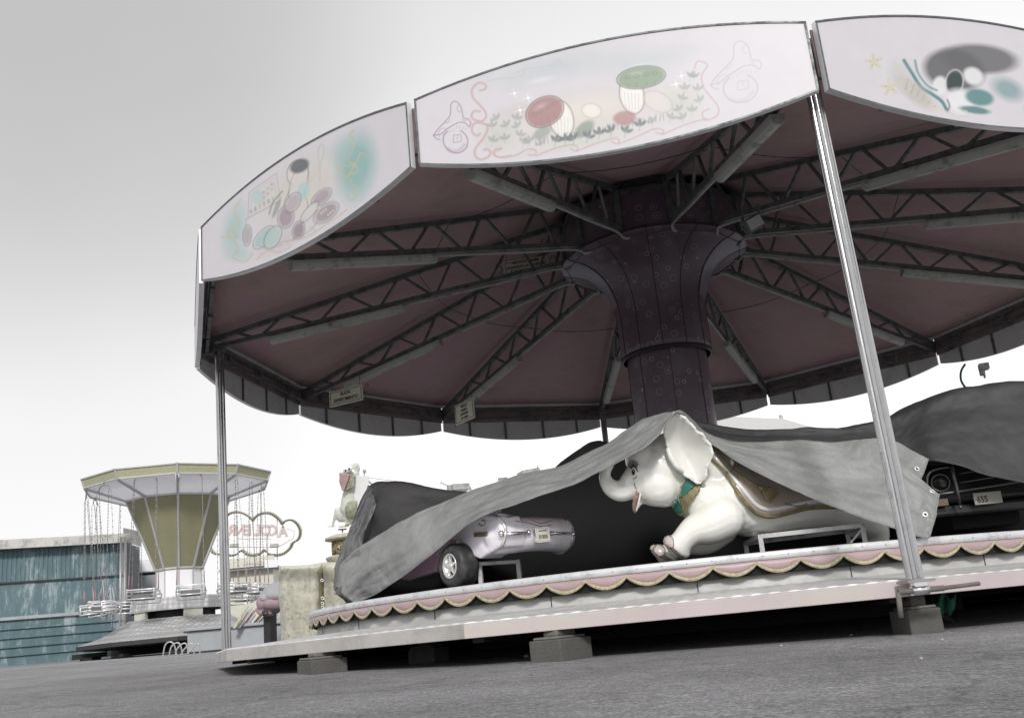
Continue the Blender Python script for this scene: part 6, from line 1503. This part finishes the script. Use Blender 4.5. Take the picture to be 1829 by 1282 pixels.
# ------------------------------------------------------------------ frog figure on an ornate drum
FD = 29.0; f = FD/FPX
F = lambda x, y, d=0: W(x, y, FD+d)
fb = F(618, 1160); fgz = ground_z(fb[0], fb[1])
frog = thing('frog_statue', 'pale green sitting frog statue with wide open pink mouth', 'statue', tuple(F(620, 940)))
fz = Z((570, 810), 6.407)
def FZ(x, y, d=0): return F(570+x/6.407, 810+y/6.407, d)
m = blobs([('b', FZ(400, 170), (72*f/6.4, 1.0*40*f/6.4, 55*f/6.4), (CR, CD, CU)), ('b', FZ(350, 200, .0), (78*f/6.4, 60*f/6.4, 34*f/6.4), (CR, CD, CU)), ('b', FZ(425, 140), (36*f/6.4, 40*f/6.4, 40*f/6.4), (CR, CD, CU)),
           ('t', [FZ(400, 230), FZ(395, 330), FZ(355, 430), FZ(345, 520), FZ(350, 640), FZ(330, 730)], [62*f/6.4, 62*f/6.4, 74*f/6.4, 90*f/6.4, 112*f/6.4, 70*f/6.4]),
           ('b', FZ(250, 700), (62*f/6.4, 55*f/6.4, 85*f/6.4), (CR, CD, CU)), ('b', FZ(350, 760), (75*f/6.4, 60*f/6.4, 55*f/6.4), (CR, CD, CU)),
           ('t', [FZ(200, 640), FZ(188, 700), FZ(165, 780), FZ(155, 820)], [24*f/6.4, 22*f/6.4, 15*f/6.4, 12*f/6.4]), ('t', [FZ(170, 828), FZ(120, 832), FZ(80, 832)], [12*f/6.4, 8*f/6.4, 5*f/6.4]),
           ('t', [FZ(330, 825), FZ(250, 832), FZ(205, 838)], [14*f/6.4, 11*f/6.4, 6*f/6.4])], .022, 3)
m.build('body', 'frog', frog); fbv = bvh_of(m)
m = MB(); q = [FZ(235, 232, -.30), FZ(345, 238, -.38), FZ(405, 255, -.32), FZ(398, 375, -.34), FZ(285, 430, -.34), (FZ(262, 425, -.28)), FZ(228, 320, -.25)]; m.prism(q, CD*.45); m.build('lower_jaw', 'frog_dark', frog, bevel=.02)
m = MB(); q = [FZ(228, 220, -.40), FZ(350, 240, -.44), FZ(330, 300, -.42), FZ(282, 425, -.40), FZ(262, 418, -.36), FZ(235, 330, -.34)]; m.prism(q, CD*.2); m.build('mouth', 'frog_mouth', frog, bevel=.015)
m = MB(); patch_on(fbv, [(570+x/6.407, 810+y/6.407) for x, y in ((330, 555), (300, 620), (310, 700), (365, 790), (420, 760), (425, 545), (370, 540))], m, 0, .03, grid=14); m.build('belly_patch', 'frog_dark', frog, solid=.02)
for x, y in ((310, 185), (352, 168)):
    m = MB(); c = FZ(x, y, -.33); m.ball(c, (.085, .06, .095), 12, (CR, CD, CU)); o = m.build('eye', 'eye_white', frog); m = MB(); m.ball(c-CD*.055+CR*-.01-CU*.01, .032, 8); m.build('pupil', 'eye_black', o)
# ornate drum beneath
D0 = FZ(330, 900); drum = thing('ornate_pavilion', 'round cream and gold ornate kiosk roof with scroll relief below the frog', 'pavilion', (D0[0], D0[1], fgz)); DC = np.array((D0[0], D0[1], 0))+FWH*.3
zf_ = lambda y: FZ(300, y)[2]
m = MB(); m.lathe([(.0, zf_(905)), (.5, zf_(915)), (.72, zf_(945)), (.73, zf_(972)), (.5, zf_(990))], 40, c=DC); m.build('roof_disc', 'cream_gold', drum)
m = MB(); m.lathe([(.48, zf_(990)), (.52, zf_(1060)), (.46, zf_(1130)), (.46, zf_(1160))], 40, c=DC)
m.build('neck', 'cream_gold', drum)
m = MB()
for i in range(14):
    a = 2*PI*i/14; e = np.array((math.cos(a), math.sin(a), 0)); u_ = np.array((-e[1], e[0], 0)); c = DC+e*.52+np.array((0, 0, zf_(1062)))
    m.tube([c+u_*.11*math.cos(t_)+np.array((0, 0, .19*math.sin(t_))) for t_ in np.linspace(0, 2*PI, 12)[:-1]], .022, 5, closed=True)
    for kk in range(5): t_ = kk*1.256; m.ball(c+u_*.07*math.cos(t_)+np.array((0, 0, .08*math.sin(t_))), .035, 6)
m.build('scroll_relief', 'gold_dark', drum)
m = MB(); m.lathe([(.60, zf_(1160)), (.73, zf_(1175)), (.72, zf_(1190)), (.66, zf_(1245)), (.6, zf_(1260)), (.6, fgz)], 40, c=DC); m.build('lower_drum', 'cream_gold', drum)
m = MB(); p = FZ(268, 900, .3); m.tube([p, p+Yu*.12], .02, 6); m.tube([p+Yu*.10-sr*.12, p+Yu*.08, p+Yu*.10+sr*.12], .025, 6); m.build('finial', 'gold_dark', drum)
m = MB(); p = FZ(432, 250, -.1); q = FZ(428, 800, -.1); m.bar(p, q, .05, .7, CR); whole(m, 'white_board', 'light_white', 'narrow white board standing directly behind the frog statue', 'board', tuple(q), bevel=.005)
m = MB(); m.tube([F(640, 851), F(652, 853), F(668, 868)], .03, 6); m.tube([F(640, 851), F(700, 858)], .008, 4); m.ball(F(651, 841), .06, 8); m.ball(F(653, 842, -.05), .03, 6); m.tube([F(651, 843), F(650, 852)], .02, 5)
whole(m, 'cable_bracket', 'lamp', 'thin grey bracket with wires above the dark tarp peak, right of the frog', 'bracket', tuple(F(650, 852)))

# roof things above the dark sheet
m = MB(); p = W(822, 873, 26); m.box(W(820, 871, 26), (.45, .5, .16), (sr, toC, (0, 0, 1))); m.tube([W(804, 870, 26), W(796, 865, 26), W(788, 862, 26)], .02, 5); m.ball(W(788, 862, 26), .03, 6); m.box(W(803, 872, 26), (.10, .2, .16), (sr, toC, (0, 0, 1)))
whole(m, 'roof_machine', 'lamp', 'small dark machine with thin arm on a roof behind the left dark tarp', 'machine', tuple(p), bevel=.02)
m = MB(); m.box(W(944, 843, 27), (.50, .5, .10), (nrm(sr+Yu*.12), toC, nrm(Yu-sr*.12))); m.tube([W(955, 840, 27), W(960, 835, 27), W(961, 831, 27)], .02, 5)
whole(m, 'roof_machine', 'lamp', 'small flat grey panel on a roof just above the sweeping grey tarp', 'machine', tuple(W(945, 845, 27)), bevel=.01)
for i, (x0, x1, y, D, lab) in enumerate([(828, 858, 862, 27, 'pale white rooftop box just right of the small dark roof machine'), (912, 928, 842, 28, 'narrow white rooftop box left of the flat grey roof panel')]):
    pa, pb = W(x0, 1100, D), W(x1, 1100, D); t = thing('rooftop_building', lab, 'building', tuple(pa*[1, 1, 0]+[0, 0, ground_z(pa[0], pa[1])])); gz_ = ground_z(pa[0], pa[1])
    box_between('wall', 'light_white', t, pa, pb, W(x0, y, D)[2]-gz_, 1.5, gz_, .02); box_between('parapet', 'white_bg', t, W(x0-1, 1100, D-.1), W(x1+1, 1100, D-.1), .08, 1.7, W(x0, y, D)[2])
# pale attraction front far behind, seen under the right of the canopy
WD = 24.0; pa, pb = W(1262, 1100, WD), W(1480, 1100, WD+3); gz_ = ground_z(pa[0], pa[1]); X = nrm((pb-pa)*[1, 1, 0])
t = thing('painted_front', 'washed-out white painted fairground front behind the elephant tarp', 'fairground front', tuple(pa*[1, 1, 0]+[0, 0, gz_]))
T0 = W(1272, 742, WD); T1 = W(1400, 748, WD+1.7); T2 = W(1470, 768, WD+2.8)
P0 = pa*[1, 1, 0]+[0, 0, gz_]; P1 = pb*[1, 1, 0]+[0, 0, gz_]
m = MB(); m.prism([P0, P1, T2, T1, T0], FWH*.3); m.build('wall', 'light_white', t)
m = MB(); Yn = np.cross(X, (0, 0, 1)); Yn = Yn if Yn@FWH < 0 else -Yn
def onw(px, py):
    s_ = (px-1262)/(1480-1262); return W(px, py, WD+3*s_)-FWH*.03
for pts in [((1295, 758), (1300, 752), (1306, 757)), ((1306, 756), (1312, 760)), ((1320, 762), (1322, 755), (1328, 751)), ((1335, 755), (1339, 749)), ((1355, 765), (1359, 761), (1364, 765)), ((1393, 741), (1395, 748), (1397, 762))]:
    m.tube([onw(*q) for q in cr(pts, 4)], .05, 6, flat=.4)
m.build('painted_ornament', 'pale_deco', t)

# ------------------------------------------------------------------ rag and pebbles
rg = at_z(1688, 1098, .30); c = W(1688, 1085, 6.35); m = MB(); G = []
for i in range(12):
    G.append([W(1664+i*4, 1066+8*math.sin(i*.9)-i*.4, 6.5+.03*math.sin(i*1.3)), W(1668+i*3.4, 1082+6*math.sin(i*1.4), 6.47+.04*math.cos(i*1.1)), W(1668+i*2.6, 1098-5*math.cos(i*.8), 6.5)])
m.sheet(G, 0, True); whole(m, 'printed_rag', 'green_cloth', 'green printed cloth scrap hanging behind the block under the big pole', 'cloth', tuple(W(1688, 1066, 6.5)), solid=.004)
G = [[W(1676+i*5, 1092+3*i*.8, 6.6), W(1682+i*5, 1106+2*i, 6.6)] for i in range(6)]; m = MB(); m.sheet(G, 0, True); whole(m, 'dark_bag', 'tarp_dark', 'dark crumpled bag under the platform below the green rag', 'bag', tuple(W(1690, 1106, 6.6)), solid=.01)
for i, (px, py, D, r, mt, lab) in enumerate([(1609, 1128, 5.3, .014, 'pebble_pink', 'pinkish stone at the foot of the block under the big pole'), (1520, 1134, 5.6, .008, 'pebble', 'tiny pale stone at the edge of the shade, left of the big pole block'), (1645, 1175, 3.2, .006, 'pebble', 'small white stone low on the asphalt under the big pole'),
        (940, 1172, 6.2, .013, 'pebble', 'pale stone left of the two-tone block'), (1683, 1142, 4.4, .006, 'pebble', 'tiny stone on the asphalt right of the big pole block'), (1395, 1152, 4.6, .007, 'pebble', 'tiny stone on open asphalt midway between the two blocks')]):
    p = W(px, py, D); v = nrm(p-CAMP); tt = D
    for _ in range(40):      # slide along the sight line to the ground
        p = W(px, py, tt); tt *= 1.0 + (p[2]-ground_z(p[0], p[1]))*.25
    p = np.array((p[0], p[1], ground_z(p[0], p[1]))); m = MB(); m.ball(p+(0, 0, r*.4), (r*1.3, r, r*.8), 10)
    m.v = [tuple(np.array(q)+np.array(noise.noise_vector(Vector(q)*90))*r*.35) for q in m.v]
    whole(m, 'pebble', mt, lab, 'stone', tuple(p))
